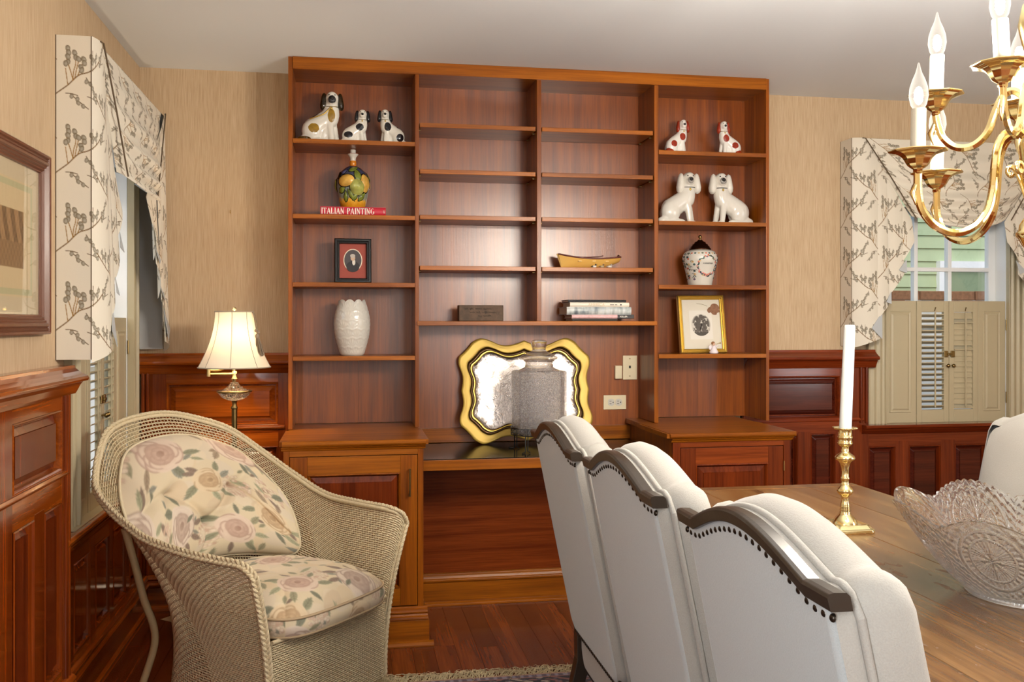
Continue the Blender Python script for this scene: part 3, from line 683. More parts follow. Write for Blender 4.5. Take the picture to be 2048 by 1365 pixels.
# --- red book with lettering
def book(label, x0, x1, y0, y1, z0, z1, cover, pages, group=None, spine=None, rot=0):
    c = ((x0 + x1) / 2, (y0 + y1) / 2, z0); t = thing('book', label, 'book', c, rot, group); th = min(.003, (z1 - z0) * .18); L = world_of(t)
    hx, hy, hz = (x1 - x0) / 2, (y1 - y0) / 2, z1 - z0
    m = MB(L).box((-hx, -hy + .002, 0), (hx, hy, th)).box((-hx, -hy + .002, hz - th), (hx, hy, hz)).rings([[(xx, -hy + .004, 0), (xx, -hy - .001, hz * .15), (xx, -hy - .003, hz * .5), (xx, -hy - .001, hz * .85), (xx, -hy + .004, hz)] for xx in (-hx, hx)], True, True, True)
    m.build('cover', cover, t); MB(L).box((-hx + .003, -hy + .004, th), (hx - .003, hy - .003, hz - th)).build('pages', pages, t); return t
M['pages'] = plain('paper_pages', 'd8cdb8', .9, bump=(300, .2)); crim = plain('crimson_jacket', 'c02338', .35)
t = book('thick crimson book lettered in white lying under the fruit bottle', -.128, .166, 4.34, 4.52, 1.8155, 1.8555, crim, M['pages'])
def serif(body, x0, x1, z0, z1, y, mat, par):
    """condensed roman capitals drawn stroke by stroke"""
    G = {'I': [(.5, 0, .5, 1, 2)], 'T': [(.5, 0, .5, 1, 2), (.02, .97, .98, .97, 1), (.03, .8, .03, 1, 1), (.97, .8, .97, 1, 1)], 'A': [(.1, 0, .5, 1, 1), (.9, 0, .5, 1, 2), (.25, .33, .75, .33, 1)],
         'L': [(.2, 0, .2, 1, 2), (.2, .03, .95, .03, 1), (.95, 0, .95, .24, 1)], 'N': [(.15, 0, .15, 1, 1), (.15, 1, .85, 0, 2), (.85, 0, .85, 1, 1)], 'P': [(.2, 0, .2, 1, 2), (.2, .97, .7, .97, 1), (.85, .6, .85, .9, 2), (.2, .5, .7, .5, 1), (.7, .97, .85, .88, 1), (.7, .5, .85, .62, 1)],
         'G': [(.12, .25, .12, .75, 2), (.12, .75, .4, .98, 1), (.4, .98, .85, .9, 1), (.12, .25, .4, .02, 1), (.4, .02, .85, .1, 1), (.85, .1, .85, .45, 2), (.65, .45, .98, .45, 1)]}
    feet = {'I': (.5,), 'T': (.5,), 'A': (.1, .9), 'L': (.2,), 'N': (.15,), 'P': (.2,)}; tops = {'I': (.5,), 'L': (.2,), 'N': (.15, .85)}
    wd = {'I': .5, 'T': .95, 'A': 1.05, 'L': .85, 'N': 1.1, 'P': .9, 'G': 1.05, ' ': .6}; tot = sum(wd[c] for c in body); sc = (x1 - x0) / tot; m = MB(); x = x0; H = z1 - z0
    def st(a, b, c_, d, k):
        w_ = (.0021 if k == 2 else .0009); p, q_ = Vector((a, 0, b)), Vector((c_, 0, d)); n = (q_ - p).cross(Vector((0, 1, 0))).normalized() * w_ / 1
        m.add([tuple(p - n), tuple(q_ - n), tuple(q_ + n), tuple(p + n)] + [tuple(v_ + Vector((0, -.0008, 0))) for v_ in (p - n, q_ - n, q_ + n, p + n)], [(4, 5, 6, 7), (0, 1, 5, 4), (1, 2, 6, 5), (2, 3, 7, 6), (3, 0, 4, 7)])
    for ch in body:
        w_ = wd[ch] * sc * .86
        for a, b, c_, d, k in G.get(ch, []): st(x + a * w_, z0 + b * H, x + c_ * w_, z0 + d * H, k)
        for a in feet.get(ch, ()): st(x + a * w_ - .003, z0, x + a * w_ + .003, z0, 1)
        for a in tops.get(ch, ()): st(x + a * w_ - .003, z1, x + a * w_ + .003, z1, 1)
        x += wd[ch] * sc
    for k in range(0, len(m.v)): m.v[k] = (m.v[k][0], m.v[k][1] + y, m.v[k][2])
    return m.build('lettering', mat, par)
serif('ITALIAN PAINTING', -.124, .116, 1.8225, 1.8495, 4.3368, M['text_w'], t)
text('ART', .008, frame((.158, 4.3365, 1.835), (0, 0, 1), (-1, 0, 0), (0, -1, 0)), 'publisher_mark', M['text_w'], t)
# --- framed pictures
def ring_rect(F, prof, w_, h_):
    m = MB(F); m.rings([[(-w_ / 2 + k, k, d), (w_ / 2 - k, k, d), (w_ / 2 - k, h_ - k, d), (-w_ / 2 + k, h_ - k, d)] for k, d in prof], True, False, False); return m
def tilt(x, y, z, lean, yaw=0, roll=0):
    return Matrix.Translation((x, y, z)) @ Matrix.Rotation(yaw, 4, 'Z') @ Matrix.Rotation(roll, 4, 'Y') @ Matrix.Rotation(PI / 2 - lean, 4, 'X')
def oval(F, cx, cy_, a, b, d, n=40): return MB(F).prism([(cx + a * math.cos(2 * PI * k / n), cy_ + b * math.sin(2 * PI * k / n)) for k in range(n)], d - .0008, d, 'z')
F = tilt(.018, 4.385, 1.5095, .12, .02)
p = thing('portrait_frame', 'small black framed oval portrait with red mat on the left bay', 'picture frame', (.018, 4.385, 1.51))
ring_rect(F, [(0, -.012), (0, .008), (.004, .012), (.012, .012), (.014, .007), (.018, .007), (.021, .010), (.024, .002), (.024, -.004)], .168, .208).build('frame', M['dark'], p, .0008, 1)
MB(F).box((-.078, .006, -.012), (.078, .202, -.004)).build('mat', plain('red_mat', '9a4a3e', .8), p)
oval(F, 0, .108, .043, .053, -.002).build('oval_border', plain('ivory', 'e8dcc4', .7), p)
oval(F, 0, .108, .039, .049, -.001).build('portrait', plain('print_grey', '4a4648', .7), p)
for nm, e, c_ in (('coat', (0, .078, .03, .026), '2b2a2e'), ('cravat', (.004, .098, .007, .014), 'd8d2c8'), ('face', (.0, .118, .0105, .0135), 'c6a88f'), ('hair', (-.001, .128, .0115, .009), 'b9b2a8')):
    o = oval(F, e[0], e[1], e[2], e[3], -.0002 + .0004 * ('coat cravat face hair'.split().index(nm)), 20).build(nm, plain('print_' + nm, c_, .7), p)
F = tilt(1.722, 4.40, 1.1775, .17, -.03, -.012)
p = thing('leaf_frame', 'gilt framed oval tree photograph with a pressed leaf on the right bay', 'picture frame', (1.722, 4.40, 1.178))
ring_rect(F, [(0, -.014), (0, .006), (.004, .011), (.009, .006), (.013, .011), (.017, .004), (.021, .006), (.022, -.004)], .238, .29).build('frame', M['gold'], p, .0008, 1)
MB(F).box((-.112, .006, -.014), (.112, .284, -.004)).build('mat', plain('cream_mat', 'd9d2c0', .85), p)
MB(F).box((-.062, .07, -.004), (.055, .215, -.0032)).build('print_sheet', plain('print_white', 'dfdace', .8), p)
def cgrid(F, x0, y0, x1, y1, d, n, colfn, mask=None):
    m = MB(F); nx = n; ny = max(2, int(n * (y1 - y0) / (x1 - x0)))
    X, Y = np.meshgrid(np.linspace(x0, x1, nx + 1), np.linspace(y0, y1, ny + 1)); cl = colfn(X, Y).reshape(-1, 3)
    ok = np.ones(X.shape, bool) if mask is None else mask(X, Y)
    fs = [(j * (nx + 1) + i, j * (nx + 1) + i + 1, (j + 1) * (nx + 1) + i + 1, (j + 1) * (nx + 1) + i) for j in range(ny) for i in range(nx) if ok[j, i] and ok[j + 1, i + 1] and ok[j, i + 1] and ok[j + 1, i]]
    m.add([(a, b, d) for a, b in zip(X.ravel(), Y.ravel())], fs); return m, cl
M['print'] = vcol('printed_paper', .7); M['print_gloss'] = vcol('printed_gloss', .25)
def lin(h): return np.array(srgb(h)[:3])
def blotch(X, Y, n, seed, r0, r1, x0, x1, y0, y1):
    rg = np.random.default_rng(seed); d = np.zeros(X.shape)
    for k in range(n):
        r = rg.uniform(r0, r1); d = np.maximum(d, 1 - (((X - rg.uniform(x0, x1)) / r) ** 2 + ((Y - rg.uniform(y0, y1)) / r) ** 2))
    return np.clip(d * 2, 0, 1)
def treecol(X, Y):
    sky_ = lin('cfc9bd'); out = np.ones(X.shape + (3,)) * sky_
    t = blotch(X, Y, 60, 4, .006, .014, -.05, .045, .10, .185) * (1 - np.clip((np.hypot((X + .003) / .05, (Y - .145) / .058) - .8) * 6, 0, 1)); tex = np.random.default_rng(8).random(X.shape)
    out = out * (1 - t[..., None]) + (lin('3c3733')[None, None] * (1 - .6 * tex[..., None]) + lin('857d74') * .6 * tex[..., None]) * t[..., None]
    tr = (np.abs(X + .004 + .004 * np.sin(Y * 120)) < .0035) & (Y < .15); out[tr] = lin('2c2724'); gr = Y < .105; out[gr] = lin('514c46'); out[(Y < .118) & (Y >= .105) & (np.sin(X * 500) > -.3)] = lin('6b625a')
    return out
m, cl = cgrid(F, -.057, .085, .05, .2, -.0026, 110, treecol, lambda X, Y: ((X + .0035) / .05) ** 2 + ((Y - .142) / .056) ** 2 < 1)
m.build('photograph', M['print'], p, color=cl)
lf = [(0, 0), (.012, -.012), (.03, -.014), (.036, -.004), (.05, .002), (.046, .014), (.05, .024), (.04, .04), (.024, .046), (.008, .042), (.0, .03), (-.012, .022), (-.018, .008), (-.008, -.004)]
MB(F).prism([(a * .95 + .05, b * .95 + .2) for a, b in crom([(x_, y_, 0) for x_, y_ in lf], 3, True) for _ in (0,)] if False else [(a[0] * .95 + .05, a[1] * .95 + .205) for a in crom([(x_, y_, 0) for x_, y_ in lf], 3, True)], -.0028, -.0016, 'z').build('pressed_leaf', plain('dry_leaf', '8a6248', .8, bump=(80, .4), var=.2), p)
MB(F).tube([(.035, .236, -.002), (.01, .246, -.002), (-.02, .25, -.002)], .0008, 5).build('leaf_stem', M['antique'], p)
# --- angel
t = thing('angel_figurine', 'tiny white angel blowing a horn in front of the leaf picture', 'figurine', (1.752, 4.345, 1.177)); L = world_of(t)
wa = plain('angel_white', 'e9dfe2', .4); MB(L).lathe([(.0, 0), (.02, .001), (.022, .008), (.017, .016), (.011, .026), (.0085, .036), (.0, .04)], 18).build('robe', wa, t)
MB(L).ell((-.002, 0, .048), (.0085, .0085, .0095), 12, 8).build('head', plain('angel_skin', 'd9b39a', .5), t)
MB(L).ell((-.004, .001, .051), (.0095, .0092, .0085), 12, 8).build('hair', plain('angel_hair', '9a6a44', .6), t)
MB(L).ell((-.016, .006, .03), (.009, .003, .012), 10, 8).build('wing', wa, t); MB(L).ell((.008, .008, .03), (.009, .003, .012), 10, 8).build('wing', wa, t)
MB(L).tube([(.006, -.004, .034), (.014, -.008, .036), (.018, -.008, .042)], .0028, 8).build('arm', wa, t)
MB(L).tube([(.007, -.008, .046), (.02, -.009, .05), (.031, -.009, .053)], [.001, .0015, .004], 8).build('horn', M['antique'], t)
# --- white relief vase
C1 = (.014, 4.42, 1.177); pr = [(.048, 0), (.053, .004), (.058, .018), (.069, .055), (.0785, .10), (.082, .14), (.08, .175), (.072, .212), (.06, .25)]
rfn = prof_r([(a[0], a[1]) for a in [(p_[0], p_[1]) for p_ in crom([(a, b, 0) for a, b in pr], 4)]])
v = thing('relief_vase', 'tall white porcelain vase with leaf relief and scalloped rim', 'vase', C1)
nu, nv = 168, 76; m = MB()
def vz(u, w_):
    th = u * 2 * PI; top = .243 + .015 * abs(math.sin(th * 4.5)) ** .7; z = w_ * top; R = rfn(min(z, .25))
    row = z / .042; ri = math.floor(row); ca = (th / (2 * PI) * 12 + .5 * (ri % 2)) % 1 - .5; cb = row - ri
    ph = math.atan2(ca * 1.1, cb + .08); rr = math.hypot(ca * 1.1, cb)
    h = .0028 * (abs(math.cos(ph * 7))) * min(1, rr * 2) * max(0, 1.1 - rr) + .002 * max(0, 1 - abs(rr - .95) * 6)
    R += h * (0 if z < .008 else 1); return (C1[0] + R * math.cos(th), C1[1] + R * math.sin(th), C1[2] + z)
m.grid(vz, nu, nv, True, True)
m.grid(lambda u, w_: tuple(C1[i] + ((rfn(.25 - w_ * .2) - .004) * (math.cos(u * 2 * PI), math.sin(u * 2 * PI))[i] if i < 2 else (.243 + .015 * abs(math.sin(u * 9 * PI)) ** .7) * (1 - w_ * .8)) for i in range(3)), nu, 6, True, True)
m.lathe([(.0, .0005), (.048, 0)], 40, C1, cap=False); m.build('body', M['china'], v)
# --- painted jar with lid
C2 = (1.71, 4.42, 1.5095); v = thing('painted_jar', 'white lidded jar painted with flowers and the word ANNAPOLIS', 'jar', C2)
pr = [(.056, 0), (.058, .004), (.063, .03), (.0745, .08), (.0835, .115), (.086, .135), (.083, .152), (.072, .168), (.05, .178)]
prs = [(a[0], a[1]) for a in crom([(a, b, 0) for a, b in pr], 4)]; rfn = prof_r(prs)
MB().lathe(prs, 44, C2).build('body', M['china'], v)
cop = plain('dark_copper', '4a2c1e', .22, .9)
MB().lathe([(.051, .176), (.054, .178), (.054, .184), (.048, .187), (.047, .194), (.04, .198), (.038, .205), (.03, .208), (.027, .216), (.017, .22), (.012, .226), (.007, .228)], 36, C2).build('lid', cop, v)
MB().lathe([(.005, .227), (.0045, .232), (.0085, .238), (.009, .244), (.006, .25), (0, .252)], 16, C2).build('lid_knob', M['antique'], v)
cols = {k: plain('enamel_' + k, c_, .2) for k, c_ in dict(coral='c9705c', pink='d39a92', olive='5f6650', teal='3f5555', plum='6b5a70', ink='2e3036', sand='c9a878').items()}
def deco(name, th, z, out, c_): patch(rfn, A0 + th, z, out, .0004, .0006, C2).build(name, cols[c_], v)
rg = random.Random(11); cth, cz = .12, .095
for k in range(44):      # wreath round the plain cartouche
    a = 2 * PI * k / 44; rr = 1.0 + .22 * rg.random(); px_, pz_ = .046 * rr * math.cos(a), .044 * rr * math.sin(a)
    c_ = rg.choice(['olive', 'coral', 'pink', 'teal', 'plum', 'sand', 'olive', 'ink'])
    deco('flower' if k % 2 else 'leaf', cth + px_ / .08, cz + pz_, ellipse(.005 + .003 * rg.random(), .004, rg.random() * 3, 9) if k % 2 else leaf(.016, .007, a + 1 + rg.random(), 5), c_)
for k in range(5):
    for j, s_ in enumerate((-1, 1)): deco('petal', cth + s_ * .006 * k / .08, cz - .045 + .003 * k, leaf(.016, .008, 1.57 - s_ * .35 * k, 5), 'coral' if k % 2 else 'pink')
for k in range(60):
    a = cth + (-1.9 + 3.8 * rg.random()); z = .03 + .12 * rg.random()
    if abs(a - cth) < .75 and z < .15: a += 1.2 if a > cth else -1.2
    deco('flower', a, z, ellipse(.0068, .0052, 0, 9), rg.choice(['coral', 'pink', 'plum', 'sand', 'olive', 'teal']))
for k in range(64):      # curling tendrils
    a = cth + rg.choice((-1, 1)) * (.75 + 1.1 * rg.random()); z = .03 + .125 * rg.random(); s_ = rg.choice((-1, 1)); pts = []
    for i in range(14):
        t_ = i / 13 * 4.6; r_ = .0085 * (1 - i / 16); zz = z + r_ * math.sin(t_); R = rfn(zz) + .0006; th = A0 + a + s_ * (r_ * math.cos(t_)) / R; pts.append((C2[0] + R * math.cos(th), C2[1] + R * math.sin(th), C2[2] + zz))
    MB().tube(pts, .0011, 4).build('tendril', cols[rg.choice(['teal', 'ink', 'olive'])], v)
for k in range(11): deco('flower', -1.1 + .22 * k, .158, ellipse(.006, .004, 0, 9), ['olive', 'coral', 'teal', 'sand'][k % 4])
to = text('ANNAPOLIS', .0105, Matrix.Identity(4), 'lettering', M['text_d'], None)
for vv in to.data.vertices:
    R = rfn(cz + .012 + vv.co.y) + .0008 + vv.co.z; th = A0 + cth + vv.co.x * .9 / .08; vv.co = (R * math.cos(th), R * math.sin(th), cz + .012 + vv.co.y)
to.parent = v
# --- inscribed wooden block
t = thing('inscribed_block', 'dark wooden block with faint handwriting on its face', 'block', (.616, 4.44, 1.335))
bx('block', (.51, 4.40, 1.3355), (.722, 4.47, 1.411), plain('old_dark_wood', '54402f', .7, bump=(40, .5), var=.3), t, .003)
rg = random.Random(2)
for z, xa, xb in ((1.394, .535, .70), (1.377, .56, .69), (1.36, .60, .68)):
    x = xa
    while x < xb - .03:
        n = rg.randint(3, 6); pts = []
        for k in range(n * 3): pts.append((x + k * .0022, 4.3995, z + .0045 * math.sin(k * 2.1 + rg.random()) * (1.4 if rg.random() < .2 else .8)))
        MB().tube(pts, .0007, 4, False).build('handwriting', M['slot'], t); x += n * .0066 + .006
# --- model rowing boat, oars, decoys
t = thing('model_boat', 'small yellow wooden model rowing boat with brown gunwale and oars', 'model boat', (1.15, 4.45, 1.59)); L = world_of(t)
sts = []
for k in range(17):
    u = k / 16; x = -.152 + .305 * u; top = .068 - .075 * u + .062 * u * u + .003; kz = max(0, (u - .62)) ** 1.6 * .16; hb = .046 * math.sin(PI * min(1, .06 + u * .62)) ** .8; x_b = x + (.018 * (1 - u) ** 6)
    sts.append((x, x_b, top, kz, max(hb, .002)))
def hull(sc_, off):
    rs = []
    for x, xb, top, kz, hb in sts:
        r_ = []
        for j in range(13):
            a = -1 + 2 * j / 12; zz = abs(a) ** 1.7; r_.append((xb + (x - xb) * zz, a * hb * sc_ * (1 if abs(a) > .5 else 1), kz + off + (top - kz - off) * zz))
        rs.append(r_)
    return rs
yel = plain('yellow_pine', 'd9ac58', .4, bump=(60, .05)); m = MB(L); m.rings(hull(1, 0), False, False); m.rings(hull(.93, .003), False, False); m.add([p_ for p_ in hull(1, 0)[-1]], [tuple(range(13))]); m.build('hull', yel, t)
brn = plain('walnut_trim', '5a2618', .35)
for sy in (-1, 1): MB(L).tube([(x, sy * hb, top) for x, xb, top, kz, hb in sts], (.0042, .003), 6).build('gunwale', brn, t)
MB(L).tube([(-.156, 0, .072), (-.146, 0, .04), (-.133, 0, .001)], .0035, 6).build('stem_post', yel, t)
MB(L).tube([(.153, -.038, .056), (.150, 0, .068), (.153, .038, .056)], .003, 6).build('transom_cap', brn, t)
for sy in (-1, 1): MB(L).tube([(-.03, sy * .012, .056), (.05, sy * .014, .060), (.07, sy * .014, .064)], [.002, .002, .0035], 6).build('oar', brn, t)
for k, x in enumerate((-.06, .01, .075)): MB(L).box((x, -.04, .034), (x + .016, .04, .038)).build('thwart', yel, t)
for k, (x, c_, lb) in enumerate(((1.152, '1d1c1f', 'tiny black headed duck decoy in front of the model boat'), (1.19, '6b5638', 'tiny brown duck decoy in front of the model boat'), (1.228, '9a9086', 'tiny grey duck decoy in front of the model boat'))):
    t = thing('duck_decoy', lb, 'figurine', (x, 4.345, 1.589)); L = world_of(t); dm = plain('decoy_paint', c_, .5)
    MB(L).ell((0, 0, .0065), (.011, .005, .0062), 12, 8).build('body', plain('decoy_flank', ('c9c4ba', 'a08c6a', 'c4bdb4')[k], .5), t); MB(L).ell((.006, 0, .016), (.0042, .0036, .0042), 10, 8).build('head', dm, t)
    MB(L).tube([(.009, 0, .0155), (.0145, 0, .0145)], [.0016, .0008], 6).build('bill', dm, t); MB(L).tube([(-.008, 0, .008), (-.018, 0, .006)], [.004, .001], 6).build('tail', dm, t); MB(L).tube([(.005, 0, .01), (.006, 0, .015)], .003, 6).build('neck', dm, t)
# --- stacked books
dkc = plain('charcoal_cover', '3a352c', .5); blc = plain('black_cover', '131214', .4); crm = plain('cream_jacket', 'e2d9c8', .45)
pnk = plain('pink_jacket', 'd9b0b0', .45, var=.15, bump=(60, 0)); gb = 'books stacked on the right middle bay'
q = N('photo_jacket'); n1 = q.noise(q.coord((70, 5, 12)), 1, 4); n2 = q.noise(q.coord((12, 5, 30)), 1, 3)
q.P(Base_Color=q.mix(.45, q.ramp(n1, [(.3, srgb('4c5860')), (.45, srgb('8b9a9c')), (.6, srgb('c6cccb')), (.75, srgb('9fb4c6'))]), q.ramp(n2, [(.35, srgb('58606a')), (.6, srgb('d0d2cc'))])), Roughness=.4); pho = q.m
book('dark grey book at the bottom of the stack', 1.05, 1.272, 4.372, 4.52, 1.3355, 1.3475, dkc, M['pages'], gb)
t = book('pink book with a black end label, second from the bottom of the stack', 1.045, 1.27, 4.36, 4.525, 1.348, 1.366, pnk, M['pages'], gb)
t2 = MB().box((1.27, 4.3572, 1.3475), (1.352, 4.525, 1.3665)).build('black_label', blc, t, .002)
text('KELLER', .0115, frame((1.30, 4.3565, 1.357), (1, 0, 0), (0, 0, 1), (0, -1, 0)), 'lettering', M['text_w'], t)
text('L I G H T', .006, frame((1.15, 4.3562, 1.357), (1, 0, 0), (0, 0, 1), (0, -1, 0)), 'lettering', cols['pink'], t) if False else None
book('thick book with a misty blue photograph along its spine in the stack', 1.02, 1.338, 4.358, 4.535, 1.3668, 1.4035, pho, M['pages'], gb)
t = book('cream book with pale lettering, second from the top of the stack', 1.036, 1.328, 4.36, 4.52, 1.4038, 1.4245, crm, M['pages'], gb)
text('AMERICA', .017, frame((1.165, 4.3562, 1.414), (1, 0, 0), (0, 0, 1), (0, -1, 0)), 'lettering', plain('pale_gold_ink', 'cdbb9c', .5), t, 1.15)
MB().box((1.232, 4.3565, 1.4125), (1.252, 4.3572, 1.4155)).box((1.257, 4.3565, 1.4125), (1.268, 4.3572, 1.4155)).box((1.282, 4.3565, 1.411), (1.29, 4.3572, 1.417)).build('small_print', M['text_d'], t)
t = book('thin black book with white page edge on top of the stack', 1.028, 1.313, 4.362, 4.51, 1.4248, 1.4375, blc, plain('white_pages', 'e8e4da', .9), gb)

# ================================================================== ON THE DESK
q = N('tray_silver'); tc = q.coord((1, 1, 1)); nz = q.noise(tc, 22, 4, .6, 1.5); n2 = q.noise(tc, 90, 2)
q.P(Base_Color=srgb('b9afa7'), Metallic=1.0, Roughness=q.ramp(nz, [(.3, (.05, .05, .05, 1)), (.7, (.3, .3, .3, 1))])); q.bump(q.math('ADD', nz, q.math('MULTIPLY', n2, .3)), .5, .006); M['tray'] = q.m
q_ = [(0, .545), (.07, .515), (.18, .49), (.27, .50), (.36, .54), (.43, .565), (.49, .565), (.56, .525), (.60, .475), (.655, .415), (.705, .365), (.712, .285), (.68, .185), (.672, .105), (.69, .0)]
q_ = [(a / .705 * .3225, b / .57 * .257) for a, b in q_]
quad = [(p_[0], p_[1]) for p_ in crom([(a, b, 0) for a, b in q_], 4)]
outl = quad[:-1] + [(a, -b) for a, b in quad[::-1]][:-1] + [(-a, -b) for a, b in quad][:-1] + [(-a, b) for a, b in quad[::-1]][:-1]
def toff(wd, d): return [(a * (.3225 - wd) / .3225, b * (.257 - wd) / .257, d) for a, b in outl]
F = Matrix.Translation((.846, 4.37, 1.0)) @ Matrix.Rotation(PI / 2 - .27, 4, 'X'); F = tilt(.846, 4.432, .749, .2) @ Matrix.Translation((0, .257, 0))
t = thing('serving_tray', 'scalloped gilt edged silver tray leaning on the bookcase back', 'tray', (.846, 4.44, .748))
MB(F).rings([toff(.004, -.016), toff(0, -.002), toff(.002, .001), toff(.012, .001), toff(.036, -.008), toff(.043, -.006)], True, False, True).build('gilt_rim', plain('gilt_rim', 'a88a36', .42, .35), t)
MB(F).rings([toff(.043, -.006), toff(.05, -.016), toff(.056, -.017), toff(.06, -.012)], True, False, True).build('groove', plain('dark_groove', '4a3214', .3, .6), t)
MB(F).rings([toff(.06, -.012), toff(.066, -.011), toff(.069, -.016)], True, False, True).build('inner_band', M['gold'], t)
m = MB(F); m.rings([toff(.069, -.016), toff(.076, -.0205), toff(.1, -.021), toff(.2, -.021)], True, False, True); m.add(toff(.2, -.021), [tuple(range(len(outl)))]); m.build('silver_well', M['tray'], t)
m = MB(F); m.add(toff(.006, -.026), [tuple(range(len(outl)))]); m.build('back_plate', M['dark'], t)
def glass(name, tint='ffffff', rough=0., ior=1.48, bump=None, vor=None, clear=0.):
    q = N(name); q.P(Base_Color=srgb(tint), Roughness=rough, IOR=ior); q.p.inputs['Transmission Weight'].default_value = .86 if vor == 130 else 1.0
    if vor:
        x = q.n('TexVoronoi', _feature='DISTANCE_TO_EDGE'); q.t.links.new(q.coord((vor,) * 3), x.inputs['Vector']); x.inputs['Scale'].default_value = 1.
        q.bump(q.ramp(x.outputs[0], [(0, (0, 0, 0, 1)), (.16, (1, 1, 1, 1))]), bump[0], bump[1])
    if clear:
        t = q.n('BsdfTransparent'); mx = q.n('MixShader'); mx.inputs[0].default_value = clear
        q.t.links.new(q.p.outputs[0], mx.inputs[1]); q.t.links.new(t.outputs[0], mx.inputs[2]); q.t.links.new(mx.outputs[0], q.out.inputs[0])
    return q.m
M['glass'] = glass('clear_glass', clear=.3); M['crackle'] = glass('crackle_glass', 'fbfbff', .16, 1.3, (1.0, .012), 130, .3)
CJ = (.853, 4.20, 0); t = thing('glass_jar', 'large crackle glass canister with knobbed lid in front of the tray', 'jar', (CJ[0], CJ[1], .80))
def octo(hw, hd, ch, z): 
    p_ = [(hw - ch, -hd), (hw, -hd + ch), (hw, hd - ch), (hw - ch, hd), (-hw + ch, hd), (-hw, hd - ch), (-hw, -hd + ch), (-hw + ch, -hd)]
    cs, sn = math.cos(.12), math.sin(.12); return [(CJ[0] + a * cs - b * sn, CJ[1] + a * sn + b * cs, z) for a, b in p_]
MB().rings([octo(.10, .085, .03, .822), octo(.113, .096, .034, .834), octo(.113, .096, .034, 1.105), octo(.104, .088, .034, 1.112), octo(.10, .085, .034, 1.105), octo(.104, .088, .032, 1.09), octo(.104, .088, .032, .842), octo(.09, .08, .03, .832)], True, True, False).build('body', M['crackle'], t, .003)
MB().lathe([(.1, 1.108), (.082, 1.118), (.066, 1.126), (.064, 1.15), (.068, 1.156), (.07, 1.152), (.072, 1.158), (.066, 1.16), (.058, 1.15), (.06, 1.126), (.09, 1.112)], 40, (CJ[0], CJ[1], 0), cap=False).build('neck', M['glass'], t)
MB().lathe([(.0, 1.158), (.07, 1.158), (.085, 1.163), (.086, 1.17), (.078, 1.178), (.05, 1.192), (.036, 1.198), (.03, 1.206), (.034, 1.22), (.037, 1.235), (.035, 1.244), (.025, 1.249), (0, 1.25)], 40, (CJ[0], CJ[1], 0), cap=False).build('lid', M['glass'], t)
t = thing('wire_stand', 'black wrought wire stand holding up the crackle glass canister', 'stand', (CJ[0], CJ[1], .747))
for z in (.822, .852): MB().tube([(CJ[0] + .128 * math.cos(a), CJ[1] + .112 * math.sin(a), z) for a in [2 * PI * k / 36 for k in range(36)]], .0028, 6, closed=True).build('ring', M['iron'], t)
for k in range(4):
    a = PI / 4 + .12 + k * PI / 2; x, y = CJ[0] + .128 * math.cos(a), CJ[1] + .112 * math.sin(a)
    MB().tube([(x, y, .852), (x, y, .754), (x + .006 * math.cos(a), y + .006 * math.sin(a), .75), (x + .03 * math.cos(a), y + .03 * math.sin(a), .7497)], .0028, 6).tube([(x + .012, y, .85), (x + .01, y, .756), (x + .02, y - .01, .75)], .0026, 6).build('leg', M['iron'], t)
for k in range(16):
    a = 2 * PI * k / 16; pts = []
    for i in range(13):
        t_ = i / 12 * 2 * PI * .8; b = a + .1 * math.cos(t_); pts.append((CJ[0] + .128 * math.cos(b), CJ[1] + .112 * math.sin(b), .837 + .013 * math.sin(t_)))
    MB().tube(pts, .0018, 5).build('scroll', M['iron'], t)
MB().tube([(CJ[0] - .12, CJ[1], .822), (CJ[0] + .12, CJ[1], .822)], .0025, 6).tube([(CJ[0], CJ[1] - .11, .8218), (CJ[0], CJ[1] + .11, .8218)], .0025, 6).build('crossbar', M['iron'], t)
